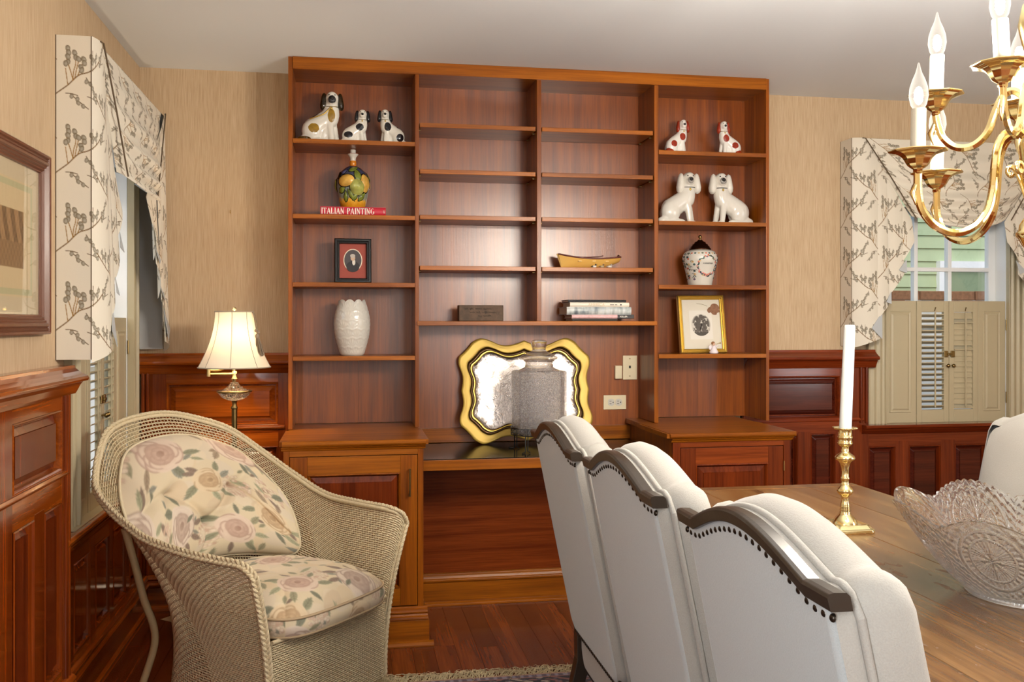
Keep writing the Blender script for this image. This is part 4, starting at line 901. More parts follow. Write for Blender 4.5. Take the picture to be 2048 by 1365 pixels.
# ================================================================== PRINTED CLOTH (colours laid into the weave, sampled per vertex)
class Tile:
    def __init__(s, w_, h_, res, bg):
        s.w, s.h, s.r = w_, h_, res; s.nx, s.ny = int(w_ / res), int(h_ / res); s.a = np.ones((s.ny, s.nx, 3)) * lin(bg)
    def splat(s, cx, cy_, rad, fn):
        i0, i1 = int((cx - rad) / s.r) - 1, int((cx + rad) / s.r) + 2; j0, j1 = int((cy_ - rad) / s.r) - 1, int((cy_ + rad) / s.r) + 2
        I, J = np.arange(i0, i1), np.arange(j0, j1); X, Y = np.meshgrid(I * s.r - cx, J * s.r - cy_); col, al = fn(X, Y)
        jj, ii = np.meshgrid(J % s.ny, I % s.nx, indexing='ij'); s.a[jj, ii] = s.a[jj, ii] * (1 - al[..., None]) + np.asarray(col) * al[..., None]
    def line(s, pts, wd, c_):
        for (x0, y0), (x1, y1) in zip(pts, pts[1:]):
            mx, my = (x0 + x1) / 2, (y0 + y1) / 2; L = math.hypot(x1 - x0, y1 - y0)
            def fn(X, Y):
                px_, py_ = X - (x0 - mx), Y - (y0 - my); t = np.clip((px_ * (x1 - x0) + py_ * (y1 - y0)) / (L * L + 1e-12), 0, 1)
                d = np.hypot(px_ - t * (x1 - x0), py_ - t * (y1 - y0)); return lin(c_), np.clip((wd - d) / s.r + .5, 0, 1)
            s.splat(mx, my, L / 2 + wd + s.r, fn)
    def oval(s, cx, cy_, a, b, rot, c_, c2=None, edge=None):
        def fn(X, Y):
            u, v_ = X * math.cos(rot) + Y * math.sin(rot), -X * math.sin(rot) + Y * math.cos(rot); d = np.hypot(u / a, v_ / b)
            col = np.ones(X.shape + (3,)) * lin(c_)
            if c2 is not None: k = np.clip(.5 + .5 * u / a, 0, 1)[..., None]; col = col * (1 - k) + lin(c2) * k
            if edge is not None: k = np.clip((d - .72) * 5, 0, 1)[..., None]; col = col * (1 - k) + lin(edge) * k
            return col, np.clip((1 - d) * min(a, b) / s.r + .5, 0, 1)
        s.splat(cx, cy_, max(a, b) + 2 * s.r, fn)
    def at(s, u, v_):
        x, y = (np.asarray(u) / s.w % 1) * s.nx - .5, (np.asarray(v_) / s.h % 1) * s.ny - .5; i, j = np.floor(x).astype(int), np.floor(y).astype(int); fx, fy = (x - i)[..., None], (y - j)[..., None]
        g = lambda a, b: s.a[b % s.ny, a % s.nx]
        return (g(i, j) * (1 - fx) + g(i + 1, j) * fx) * (1 - fy) + (g(i, j + 1) * (1 - fx) + g(i + 1, j + 1) * fx) * fy
def npgrid(name, Pn, mat, parent=None, col=None, inv=None, smooth=True, closed_u=False, kind=None, thick=0.):
    ny, nx = Pn.shape[:2]; V = Pn.reshape(-1, 3).astype(np.float64)
    m4 = (world_of(parent).inverted() if parent is not None else Matrix.Identity(4)) @ (inv or Matrix.Identity(4)); A = np.array(m4); V = V @ A[:3, :3].T + A[:3, 3]
    I, J = np.meshgrid(np.arange(nx if closed_u else nx - 1), np.arange(ny - 1)); K = (I + 1) % nx
    Fq = np.stack([J * nx + I, J * nx + K, (J + 1) * nx + K, (J + 1) * nx + I], -1).reshape(-1, 4)
    return npmesh(name, V, Fq, mat, parent, None if col is None else col.reshape(-1, 3), smooth, kind, thick)
def npmesh(name, V, Fq, mat, parent=None, col=None, smooth=True, kind=None, thick=0.):
    me = bpy.data.meshes.new(name); n, k = len(V), len(Fq)
    me.vertices.add(n); me.vertices.foreach_set('co', np.asarray(V, np.float32).ravel()); me.loops.add(k * 4); me.loops.foreach_set('vertex_index', np.asarray(Fq, np.int32).ravel())
    me.polygons.add(k); me.polygons.foreach_set('loop_start', np.arange(0, k * 4, 4, dtype=np.int32)); me.polygons.foreach_set('loop_total', np.full(k, 4, np.int32)); me.polygons.foreach_set('use_smooth', np.full(k, smooth))
    me.update(calc_edges=True); me.validate()
    if col is not None:
        ca = me.color_attributes.new('Col', 'FLOAT_COLOR', 'POINT'); c4 = np.ones((n, 4), np.float32); c4[:, :3] = col; ca.data.foreach_set('color', c4.ravel())
    me.materials.append(mat); o = bpy.data.objects.new(name, me); COL.objects.link(o)
    if parent is not None: o.parent = parent
    if kind: o['kind'] = kind
    if thick: sd = o.modifiers.new('thickness', 'SOLIDIFY'); sd.thickness = thick; sd.offset = 0
    return o
# willow branches on ivory
TW = Tile(.31, .262, .0008, 'd6cfbf'); rg = random.Random(5)
def bud(x, y, a, s_=1.):
    TW.oval(x, y, .0095 * s_, .0068 * s_, a, '9a9384', '7d7360', '6b5d45'); TW.oval(x + .001, y + .0015, .005 * s_, .0034 * s_, a, 'aaa599', '8d8675')
K_ = .00046
def motif(ox, oy, fl):
    q_ = lambda L_: [(ox + fl * a * K_, oy + (390 - b) * K_) for a, b in L_]
    def br(L_, wd, c_): TW.line([(p_[0], p_[1]) for p_ in crom([(a, b, 0) for a, b in q_(L_)], 6)], wd, c_)
    def bu(L_, s_=1.):
        for a, b in L_: x, y = q_([(a, b)])[0]; bud(x, y, 1.2 + rg.random() * .9, s_)
    br([(-60, 440), (0, 390), (60, 340), (130, 268), (200, 240), (275, 185), (330, 130)], .0019, '6e5028')
    for L_ in ([(95, 305), (75, 230), (58, 175), (48, 120)], [(92, 308), (98, 240), (112, 175), (100, 100)], [(105, 290), (118, 220), (130, 165)], [(125, 270), (142, 220), (162, 165)]): br(L_, .0014, '8f6a2a')
    br([(60, 340), (52, 280), (45, 220)], .0013, '8f6a2a'); br([(228, 232), (230, 160), (228, 85)], .0011, '5c4524'); br([(265, 190), (268, 130), (275, 90)], .0011, '5c4524')
    br([(45, 400), (85, 402), (125, 415)], .0013, '5c4524'); br([(75, 402), (120, 445), (160, 480), (195, 510)], .0013, '5c4524'); br([(180, 283), (212, 340), (262, 400), (280, 440)], .0013, '5c4524'); br([(188, 420), (230, 435), (272, 452)], .0012, '5c4524')
    bu([(60, 75), (65, 105), (104, 106), (60, 135), (112, 140), (130, 150), (60, 175), (46, 185), (164, 150), (168, 178), (146, 208), (150, 230)], 1.12); bu([(214, 130), (234, 152), (224, 172), (262, 150), (276, 118)], .95)
    bu([(85, 420), (122, 440), (128, 468), (160, 490)], .9); bu([(182, 312), (208, 328), (226, 358), (240, 388), (268, 402), (245, 424), (268, 450)], .9)
motif(.01, .0, 1); motif(.285, .13, -1)
# roses and leaves on cream
TF = Tile(.62, .58, .0013, 'cfc0a2'); rg = random.Random(21)
for k in range(60): TF.oval(rg.random() * .62, rg.random() * .58, .03 + .03 * rg.random(), .02 + .02 * rg.random(), rg.random() * 3, rg.choice(['cfbc9c', 'd3c4aa', 'c9b598', 'cdbfa8']))
def fl_leaf(x, y, a, s_, c_):
    for k in range(7):
        t = -1 + 2 * k / 6; TF.oval(x + t * .5 * s_ * math.cos(a), y + t * .5 * s_ * math.sin(a), .3 * s_, .30 * s_ * (1 - t * t * .75), a, c_, None, None)
    dkc_ = {'7d8068': '5c5e4a', '6a7060': '4c5044', '7b665c': '5a4841', '8d8a70': '68654e', '84877e': '62655c', '95816c': '6e5c4a', '9a9c80': '70735a'}[c_]
    TF.line([(x - .7 * s_ * math.cos(a), y - .7 * s_ * math.sin(a)), (x + .7 * s_ * math.cos(a), y + .7 * s_ * math.sin(a))], .0011, dkc_)
    for t in (-.3, 0, .3):
        for sg in (-1, 1): TF.line([(x + t * s_ * math.cos(a), y + t * s_ * math.sin(a)), (x + (t + .25) * s_ * math.cos(a) - sg * .22 * s_ * math.sin(a), y + (t + .25) * s_ * math.sin(a) + sg * .22 * s_ * math.cos(a))], .0007, dkc_)
def rose(x, y, R, pal):
    for ring, n, rr, s_ in ((1.0, 9, .62, .48), (.75, 8, .5, .42), (.5, 7, .36, .34), (.25, 5, .2, .26)):
        for k in range(n):
            a = 2 * PI * k / n + ring * 3 + rg.random() * .4; TF.oval(x + R * rr * math.cos(a), y + R * rr * math.sin(a), R * s_ * .75, R * s_ * 1.05, a, pal[0], pal[1] if ring > .6 else pal[2], pal[2] if rg.random() < .45 else None)
    TF.oval(x, y, R * .2, R * .16, .5, pal[3], pal[2])
def cluster(x, y, R, c_, n=26):
    for k in range(n):
        a, r_ = rg.random() * 6.28, R * math.sqrt(rg.random()); TF.oval(x + r_ * math.cos(a), y + r_ * math.sin(a), .0065, .006, a, rg.choice(c_), None, 'a98f78')
PK = ['c4a797', 'd6c3b1', 'a98a7c', '926c60']; DP = ['c0ab9d', 'd6c8b8', '9f887c', '8c7066']; OC = ['c9ae8a', 'd5c2a2', 'a88a68', '937552']
LF = ['7d8068', '6a7060', '7b665c', '8d8a70', '9a9c80', '95816c', '84877e']
for k in range(46): fl_leaf(rg.random() * .62, rg.random() * .58, rg.random() * 6, .02 + .016 * rg.random(), rg.choice(LF))
for x, y, R in ((.20, .05, .05), (.42, .24, .05), (.04, .48, .045), (.54, .28, .05), (.36, .03, .045), (.24, .33, .045)): cluster(x, y, R, ['d8cab6', 'c8ad9a', 'b99a86', 'd2bfaa'], 46)
for x, y, R, pal in ((.10, .13, .068, PK), (.31, .19, .072, DP), (.50, .10, .07, PK), (.43, .37, .064, OC), (.15, .39, .072, DP), (.0, .27, .05, OC), (.57, .47, .066, PK), (.30, .50, .056, OC)):
    for k in range(7): a = 2 * PI * k / 7 + rg.random(); fl_leaf(x + R * 1.25 * math.cos(a), y + R * 1.25 * math.sin(a), a + .3, .030 + .016 * rg.random(), rg.choice(LF))
    rose(x, y, R, pal)
for k in range(14): fl_leaf(rg.random() * .62, rg.random() * .58, rg.random() * 6, .018 + .012 * rg.random(), rg.choice(LF))
for _k in range(2): TF.a = (TF.a + .3 * (np.roll(TF.a, 1, 0) + np.roll(TF.a, 1, 1) + np.roll(TF.a, -1, 0) + np.roll(TF.a, -1, 1))) / 2.2
TF.a = TF.a * .86 + lin('cfc0a2') * .14
M['willow'] = vcol('willow_print_cloth', .85, bump=(500, .1), sheen=.1); M['floral'] = vcol('rose_print_cloth', .75, bump=(450, .1), sheen=.1)
M['lining'] = plain('blue_grey_lining', 'aeb2b4', .8)
# ------------------------------------------------------------------ valances
def valance(F, x0, label, res, loc):
    T, dp, W_ = 2.285, .11, 1.23; t = thing('valance', label, 'curtain', loc, 0, None); x1 = x0 + W_
    def cloth(name, fn, lu, lv, cf):
        nu, nv = max(4, int(lu / res)), max(4, int(lv / res)); U, V = np.meshgrid(np.linspace(0, 1, nu + 1), np.linspace(0, 1, nv + 1)); P_ = np.stack(fn(U, V), -1)
        return npgrid(name, P_, M['willow'], t, TW.at(*cf(U, V)), F)
    for sx, xo in ((1, x0), (-1, x1)):
        cloth('return', lambda U, V: (xo + 0 * U, T - V * (T - 1.205), U * (dp + .004)), dp, T - 1.205, lambda U, V: (U * dp, T - V * (T - 1.205)))
        U, V = np.meshgrid(np.linspace(0, 1, 3), np.linspace(0, 1, 3)); npgrid('return_lining', np.stack((xo + sx * .004 + 0 * U, T - V * (T - 1.207), U * dp), -1), M['lining'], t, None, F)
        MB(F).tube([(xo, T, .002), (xo, 1.205, .002)], .0016, 6).tube([(xo, T, dp + .003), (xo, 1.205, dp + .003)], .0016, 6).build('piping', plain('brown_piping', '5a4a36', .8), t)
        AB = [((0, 1.196), (.14, 1.245)), ((.085, 1.30), (.195, 1.425)), ((.17, 1.435), (.285, 1.585)), ((.245, 1.60), (.345, 1.755))]
        ytop = lambda x: np.minimum(T, T - 1.5 * (x - .065))
        for k, ((ax, ay), (bx_, by)) in enumerate(AB):
            zk = dp + .022 - .005 * k
            def fn(U, V, ax=ax, ay=ay, bx_=bx_, by=by, zk=zk, k=k):
                X = ax + (bx_ - ax) * U; yb = ay + (by - ay) * U; yt = ytop(X); Y = yt + (yb - yt) * V
                return (xo + sx * X, Y, zk - (.018 * (1 - U) ** 3 if k == 0 else 0) + (.016 * np.sin(PI * U) ** .8 + .014 * U) * (.3 + .7 * V) - .014 * (1 - V) * (U if k == 0 else 1))
            cloth('pleat', fn, bx_ - ax, T - ay, lambda U, V, ax=ax, bx_=bx_, ay=ay, by=by, k=k: (.11 + (ax + (bx_ - ax) * U) * 1.25 + .03 * k, (lambda yt, yb: yt + (yb - yt) * V)(ytop(ax + (bx_ - ax) * U), ay + (by - ay) * U)))
            if k < 3:
                nx_, ny_ = AB[k + 1][0]; m = MB(F); z = zk + .018
                m.add([(xo + sx * nx_, ny_, z + .01), (xo + sx * (bx_ + .002), by, z + .014), (xo + sx * (bx_ + .012), ny_ + (ny_ - by) * .6 + .05, z - .004), (xo + sx * nx_, ny_, z + .008), (xo + sx * bx_, by, z + .012), (xo + sx * (bx_ + .012), ny_ + (ny_ - by) * .6 + .05, z - .006)], [(0, 1, 2), (3, 5, 4), (0, 3, 4, 1), (1, 4, 5, 2), (2, 5, 3, 0)])
                m.build('lining', M['lining'], t, label='blue grey lining showing at the fold')
        MB(F).tube([(xo + sx * .05, T - .002, dp + .02), (xo + sx * .065, T - .004, dp + .026), (xo + sx * .2, T - .20, dp + .036), (xo + sx * .34, T - .415, dp + .045)], .003, 6).build('cord_edge', plain('brown_piping', '5a4a36', .8), t)
    # dark tail of lining hanging behind each cascade
    def sw(U, V):
        xl = x0 + .055 + .285 * V; X = xl + (x1 - x0 - .11 - .57 * V) * U; zl = T - .40 * V; s_ = np.sin(PI * U)
        dr = (.10 * np.sin(PI * V * .85) + .02 * V) * (1 - (2 * U - 1) ** 2) + .03 * np.sin(PI * V) * np.sin(3 * PI * U) * .3
        fold = .013 * np.sin(2 * PI * (5.2 * V ** .9 + .25 * np.sin(PI * U))) * s_ ** .6 * np.minimum(1, V * 3)
        return (X, zl - dr, dp + .004 + .085 * s_ ** .7 * np.sin(PI * np.minimum(V, .9) * .62) + fold)
    cloth('swag', sw, W_ * .8, .62 * .8, lambda U, V: (V * .62, .2 + U * W_))
    cloth('top_board', lambda U, V: (x0 + U * W_, T + 0 * U, V * (dp + .006)), .2, dp, lambda U, V: (U, V * .1))
    lb = lambda U, V: (x0 + .34 + (W_ - .68) * U, 1.885 - .02 * (1 - (2 * U - 1) ** 2) + .035 * V - 0 * U, dp + .085 * np.sin(PI * U) ** .7 * .95 - .05 * V - .004)
    U, V = np.meshgrid(np.linspace(0, 1, 40), np.linspace(0, 1, 6)); npgrid('swag_lining', np.stack(lb(U, V), -1), M['lining'], t, None, F, label=None) if False else npgrid('swag_lining', np.stack(lb(U, V), -1), M['lining'], t, None, F)
    return t
valance(FB, 2.563, 'willow print swag valance on the right window behind the chandelier', .0026, (3.178, YB - .06, 1.2))
valance(FL, 3.33, 'willow print swag valance on the left window seen edge on', .0020, (XL + .06, 3.945, 1.2))

# ------------------------------------------------------------------ framed print on the left wall
F = frame((XL + .004, 2.87, 1.292), (0, 1, 0), (0, 0, 1), (1, 0, 0))
p = thing('framed_print', 'brown framed sepia print hanging on the left wall', 'picture', (XL + .01, 2.87, 1.57))
fp = [(0, 0), (0, .022), (.004, .026), (.009, .024), (.012, .019), (.017, .023), (.021, .019), (.026, .026), (.034, .028), (.038, .022), (.043, .024), (.047, .018), (.052, .02), (.056, .013), (.06, .013), (.062, .006)]
ring_rect(F, fp, .64, .563).build('frame', plain('walnut_frame', '6a3f2a', .3, bump=(50, .1)), p)
m, cl = cgrid(F, -.27, .05, .27, .513, .005, 180, lambda X, Y: np.where((np.minimum(np.minimum(X + .27, .27 - X), np.minimum(Y - .05, .513 - Y)) < .062)[..., None], lin('cdbd9d'),
    np.where((np.abs(np.minimum(np.minimum(X + .27, .27 - X), np.minimum(Y - .05, .513 - Y)) - .078) < .009)[..., None], lin('b9b48c'),
    np.where((np.abs(X) < .125)[..., None] & (np.abs(Y - .28) < .085)[..., None], lin('a5825c') * (.72 + .22 * np.sign(np.sin(X * 95 + 2 * np.sin(Y * 21))) * (Y > .27) + .12 * np.sin(X * 230) * np.sin(Y * 190))[..., None], lin('d3bd94')))))
m.build('print', M['print'], p, color=cl)
MB(F).box((-.268, .052, .0085), (.268, .511, .0095)).build('picture_glass', thin_glass('picture_glass', (1, 1, 1, 1), .04), p)

# ================================================================== FLOOR LAMP
LX, LY = -.487, 4.2; lp = thing('floor_lamp', 'brass swing arm floor lamp with lit cream bell shade behind the wicker armchair', 'lamp', (LX, LY, 0)); c_ = (LX, LY, 0)
MB().lathe([(0, 0), (.13, 0), (.13, .01), (.12, .018), (.08, .024), (.03, .034), (.016, .05), (.014, .06)], 36, c_).build('base', M['antique'], lp)
m = MB()
rs = []
for z, r_ in ((.06, .0115), (.50, .0115), (.84, .0115), (.955, .0115)): rs.append([(LX + (r_ - (.002 if j % 2 else 0)) * math.cos(2 * PI * j / 32), LY + (r_ - (.002 if j % 2 else 0)) * math.sin(2 * PI * j / 32), z) for j in range(32)])
m.rings(rs, True, True, True).lathe([(.012, .955), (.0145, .957), (.0145, .963), (.012, .966), (.009, .972), (.0095, .982), (.012, .988), (.014, .994)], 24, c_).lathe([(.0115, .848), (.0155, .85), (.0155, .856), (.0115, .86), (.013, .846), (.0105, .842)], 24, c_, cap=False)
m.build('pole', M['antique'], lp)
MB().lathe([(.014, .992), (.03, .995), (.052, 1.006), (.066, 1.022), (.071, 1.031), (.06, 1.036), (.036, 1.047), (.022, 1.06), (.0165, 1.072), (.01, 1.072), (.01, .994)], 40, c_, cap=False).build('glass_font', glass('cut_glass', 'ffffff', .03, 1.47, (.6, .01), 90), lp)
MB().lathe([(.0705, 1.0275), (.0735, 1.029), (.0735, 1.034), (.07, 1.0355)], 40, c_, cap=False).build('brass_band', M['antique'], lp)
MB().lathe([(.009, 1.07), (.0095, 1.08), (.014, 1.084), (.014, 1.088), (.009, 1.092), (.009, 1.118), (.0105, 1.119), (.0105, 1.105)], 20, c_).build('collar', M['brass'], lp)
m = MB(); m.tube([(LX, LY, 1.107), (LX - .105, LY - .01, 1.107)], .006, 10).tube([(LX - .105, LY - .01, 1.098), (LX - .105, LY - .01, 1.135)], .0085, 10).tube(crom([(LX - .105, LY - .01, 1.125), (LX - .07, LY - .006, 1.124), (LX - .04, LY - .003, 1.131), (LX - .005, LY, 1.132)], 5), .005, 10).tube([(LX - .002, LY, 1.122), (LX - .002, LY, 1.19)], .009, 12)
m.build('swing_arm', M['brass'], lp)
q = N('lamp_shade_silk'); dfb = q.n('BsdfDiffuse', Color=srgb('efe2cb')); tr = q.n('BsdfTranslucent', Color=srgb('f3dfb8')); mx = q.n('MixShader'); mx.inputs[0].default_value = .05
q.t.links.new(dfb.outputs[0], mx.inputs[1]); q.t.links.new(tr.outputs[0], mx.inputs[2]); q.t.links.new(mx.outputs[0], q.out.inputs[0]); M['shade'] = q.m
def bell(u, w_):   # eight gores
    th = 2 * PI * u; g = 1 - .018 * abs(math.sin(th * 4 + PI / 2 * 0)) ; z = 1.377 - .242 * w_; R = (.080 + .071 * w_ ** 1.9) * g
    return (LX + R * math.cos(th), LY + R * math.sin(th), z)
sh = MB().grid(bell, 64, 16, True, True).build('lamp_shade', M['shade'], lp, label='lit cream bell shade')
trm = plain('shade_trim', 'a59680', .8)
for k in range(8):
    th = PI / 4 * k; MB().tube([(LX + (.0808 + .071 * w_ ** 1.9) * math.cos(th), LY + (.0808 + .071 * w_ ** 1.9) * math.sin(th), 1.377 - .242 * w_) for w_ in [i / 10 for i in range(11)]], .0011, 5).build('seam', trm, sh)
for r_, z in ((.0805, 1.376), (.1512, 1.136)): MB().tube([(LX + r_ * math.cos(a), LY + r_ * math.sin(a), z) for a in [2 * PI * k / 48 for k in range(48)]], .0028, 6, closed=True).build('trim', trm, sh)
MB().tube([(LX, LY, 1.366), (LX, LY, 1.388)], .003, 8).lathe([(.004, 1.38), (.0075, 1.383), (.0075, 1.392), (.003, 1.396)], 14, c_).tube([(LX - .08, LY, 1.374), (LX + .08, LY, 1.374)], .0014, 6).build('finial', M['brass'], lp)
MB().ell((LX, LY, 1.262), (.024, .024, .032), 16, 12).build('bulb', emit('lamp_bulb', 'ffe4c0', LAMP_E), lp)
MB().tube([(LX, LY, 1.18), (LX, LY, 1.232)], .012, 12).build('socket', M['antique'], lp)
tas = plain('taupe_tassel', '8a7a66', .9); m = MB(); tx, ty = LX + .086, LY - .03
for dx in (-.003, .003): m.tube(crom([(tx - .012, ty + .004, 1.378), (tx + dx, ty, 1.36), (tx + .008 + dx, ty - .004, 1.32), (tx + .012, ty - .006, 1.298)], 5), .0016, 6)
m.ell((tx + .009, ty - .006, 1.294), (.008, .007, .008), 10, 8).ell((tx + .017, ty - .006, 1.288), (.007, .006, .009), 10, 8).ell((tx + .013, ty - .008, 1.27), (.009, .008, .012), 10, 8)
for k in range(26):
    a = 2.4 * k; r_ = .006 * math.sqrt(k / 26); m.tube([(tx + .014 + r_ * math.cos(a), ty - .008 + r_ * math.sin(a), 1.265), (tx + .02 + 2 * r_ * math.cos(a), ty - .012 + 2 * r_ * math.sin(a), 1.235), (tx + .03 + 2.6 * r_ * math.cos(a), ty - .016 + 2.4 * r_ * math.sin(a), 1.192 - .004 * (k % 3))], .0013, 4)
m.build('tassel', tas, lp)

# ================================================================== WICKER ARMCHAIR
LV, BV, FM = np.array([.638, .769, 0]), np.array([-.769, .638, 0]), np.array([-.057, 3.21, 0])
wc = thing('wicker_armchair', 'cream wicker armchair with flared rim and rose print cushions by the left window', 'armchair', (-.25, 3.40, .0))
WT = lambda lat, al, z: FM + np.multiply.outer(lat, LV) + np.multiply.outer(al, BV) + np.multiply.outer(z, np.array([0, 0, 1.]))
RIM = [(.415, -.005, .578), (.395, .0, .618), (.372, .05, .637), (.372, .183, .644), (.394, .367, .655), (.391, .527, .719), (.355, .67, .807), (.28, .77, .896), (.171, .825, .945), (.024, .84, .979), (-.131, .833, .975), (-.254, .805, .948), (-.315, .775, .887), (-.345, .755, .818), (-.372, .715, .762), (-.388, .62, .705), (-.395, .517, .662), (-.395, .43, .63), (-.384, .277, .605), (-.364, .143, .592), (-.35, .055, .584), (-.345, .008, .552)]
RC = np.array(crom(RIM, 14)); sl = np.concatenate([[0], np.cumsum(np.linalg.norm(np.diff(RC, axis=0), axis=1))]); RLEN = sl[-1]
def rim(u): return np.stack([np.interp(u * RLEN, sl, RC[:, k]) for k in range(3)], -1)
def horse(u, wd, s_, b):
    ang = PI * np.clip((u - .26) / .48, 0, 1); side = np.where(u < .26, u / .26, np.where(u > .74, (1 - u) / .26, 1.0)); C_, S_ = np.cos(ang), np.sin(ang)
    return wd * np.sign(C_) * np.abs(C_) ** .75, s_ * side + b * np.abs(S_) ** .75
def shell(u, v_):
    u, v_ = np.broadcast_arrays(np.asarray(u, float), np.asarray(v_, float)); r_ = rim(u); wl, wa_ = horse(u, .283, .24, .30); bl, ba = horse(u, .288, .25, .36)
    wr = (1 - v_) ** 2.0; fb = np.clip((v_ - .55) / .45, 0, 1) ** 1.6
    lat = r_[..., 0] * wr + wl * (1 - wr) + (bl - wl) * fb; al = r_[..., 1] * wr + wa_ * (1 - wr) + (ba - wa_) * fb; z = r_[..., 2] + (.055 - r_[..., 2]) * v_
    return FM + lat[..., None] * LV + al[..., None] * BV + z[..., None] * np.array([0, 0, 1.])
def weave(name, fn, ns, nr, parent, hw=.0027, ht=.0015, amp=.0021, mat=None, thick_stake=.0017):
    """real woven strands: rows pass in front of and behind the stakes alternately"""
    u = np.linspace(0, 1, ns + 1); v_ = (np.arange(nr) + .5) / nr; U, V = np.meshgrid(u, v_); P_ = fn(U, V); du = fn(np.clip(U + .002, 0, 1), V) - fn(np.clip(U - .002, 0, 1), V); dv = fn(U, np.clip(V + .002, 0, 1)) - fn(U, np.clip(V - .002, 0, 1))
    n_ = np.cross(du, dv); n_ /= np.linalg.norm(n_, axis=-1, keepdims=True) + 1e-12; tv = dv / (np.linalg.norm(dv, axis=-1, keepdims=True) + 1e-12)
    sg = np.where((np.add.outer(np.arange(nr), np.arange(ns + 1)) % 2) == 0, 1., -1.)[..., None]; C_ = P_ + n_ * amp * sg
    step = np.linalg.norm(fn(U, np.clip(V + .5 / nr, 0, 1)) - fn(U, np.clip(V - .5 / nr, 0, 1)), axis=-1, keepdims=True); h_ = np.minimum(hw * 1.35, step * .43)
    ring = np.stack([C_ + tv * h_, C_ + n_ * ht, C_ - tv * h_, C_ - n_ * ht], 2)          # nr, ns+1, 4, 3
    V1 = ring.reshape(-1, 3); r_, i_, k_ = np.meshgrid(np.arange(nr), np.arange(ns), np.arange(4), indexing='ij'); idx = lambda a, b, c: (a * (ns + 1) + b) * 4 + c % 4
    F1_ = np.stack([idx(r_, i_, k_), idx(r_, i_ + 1, k_), idx(r_, i_ + 1, k_ + 1), idx(r_, i_, k_ + 1)], -1).reshape(-1, 4)
    nv = 24; U2, V2 = np.meshgrid(u, np.linspace(0, 1, nv)); Q = fn(U2, V2); d2 = fn(U2, np.clip(V2 + .002, 0, 1)) - fn(U2, np.clip(V2 - .002, 0, 1)); e2 = fn(np.clip(U2 + .002, 0, 1), V2) - fn(np.clip(U2 - .002, 0, 1), V2); n2 = np.cross(e2, d2); n2 /= np.linalg.norm(n2, axis=-1, keepdims=True) + 1e-12; t2 = e2 / (np.linalg.norm(e2, axis=-1, keepdims=True) + 1e-12); s_ = thick_stake
    r2 = np.stack([Q + t2 * s_, Q + n2 * s_, Q - t2 * s_, Q - n2 * s_], 2).reshape(-1, 3); a_, b_, c2 = np.meshgrid(np.arange(nv - 1), np.arange(ns + 1), np.arange(4), indexing='ij'); id2 = lambda a, b, c: (a * (ns + 1) + b) * 4 + c % 4 + len(V1)
    F2_ = np.stack([id2(a_, b_, c2), id2(a_ + 1, b_, c2), id2(a_ + 1, b_, c2 + 1), id2(a_, b_, c2 + 1)], -1).reshape(-1, 4)
    A = np.array(world_of(parent).inverted()); VV = np.concatenate([V1, r2]) @ A[:3, :3].T + A[:3, 3]
    return npmesh(name, VV, np.concatenate([F1_, F2_]), mat or M['wicker'], parent, None, True, 'stuff')
weave('woven_body', shell, 168, 78, wc)
skirt = lambda u, v_: WT(.285 * (1 - 2 * u), -.004 - .012 * np.sin(PI * u) * 1.0, .335 - (.335 - .05 - .006 * np.sin(PI * u)) * v_)
weave('woven_skirt', skirt, 46, 40, wc)
# plaited rim running round the back and down both front edges
edge = [tuple(shell(np.array(0.), np.array(a))) for a in np.linspace(1, .08, 16)] + [tuple(shell(np.array(a), np.array(0.))) for a in np.linspace(0, 1, 110)] + [tuple(shell(np.array(1.), np.array(a))) for a in np.linspace(.06, 1, 16)]
E_ = np.array(edge); el = np.concatenate([[0], np.cumsum(np.linalg.norm(np.diff(E_, axis=0), axis=1))]); NB = 620
sb = np.linspace(0, el[-1], NB); Ec = np.stack([np.interp(sb, el, E_[:, k]) for k in range(3)], -1); Et = np.gradient(Ec, axis=0); Et /= np.linalg.norm(Et, axis=1, keepdims=True); ker = np.ones(15) / 15
cen = FM + BV * .4 + np.array([0, 0, .2]); En = Ec - cen; En[:, 2] *= .4; En -= Et * (En * Et).sum(1, keepdims=True); En /= np.linalg.norm(En, axis=1, keepdims=True); Eb = np.cross(Et, En)
for k in range(3):
    ph = sb / .052 * 2 * PI + 2 * PI * k / 3; O = Ec + Eb * (.0115 * np.cos(ph))[:, None] + En * (.0045 * np.sin(2 * ph) + .004)[:, None]
    for j in range(-1, 2):
        O2 = O + Et * (j * .0042) + En * (-.0015 * abs(j)); MB().tube([tuple(x) for x in O2], .0036, 5).build('plait_strand', M['wicker'], wc)
MB().tube([tuple(x - n_ * .006) for x, n_ in zip(Ec[::6], En[::6])], .008, 8).build('rim_core', M['wicker'], wc)
tan = plain('tan_pole', '9c8763', .45)
def up(px_, py_, d): a = (px_ - 1024) / 1880; b = (645 - py_) / 1880; c0, s0 = math.cos(YAW), math.sin(YAW); return (d * (s0 + a * c0), d * (c0 - a * s0), 1.33 + b * d)
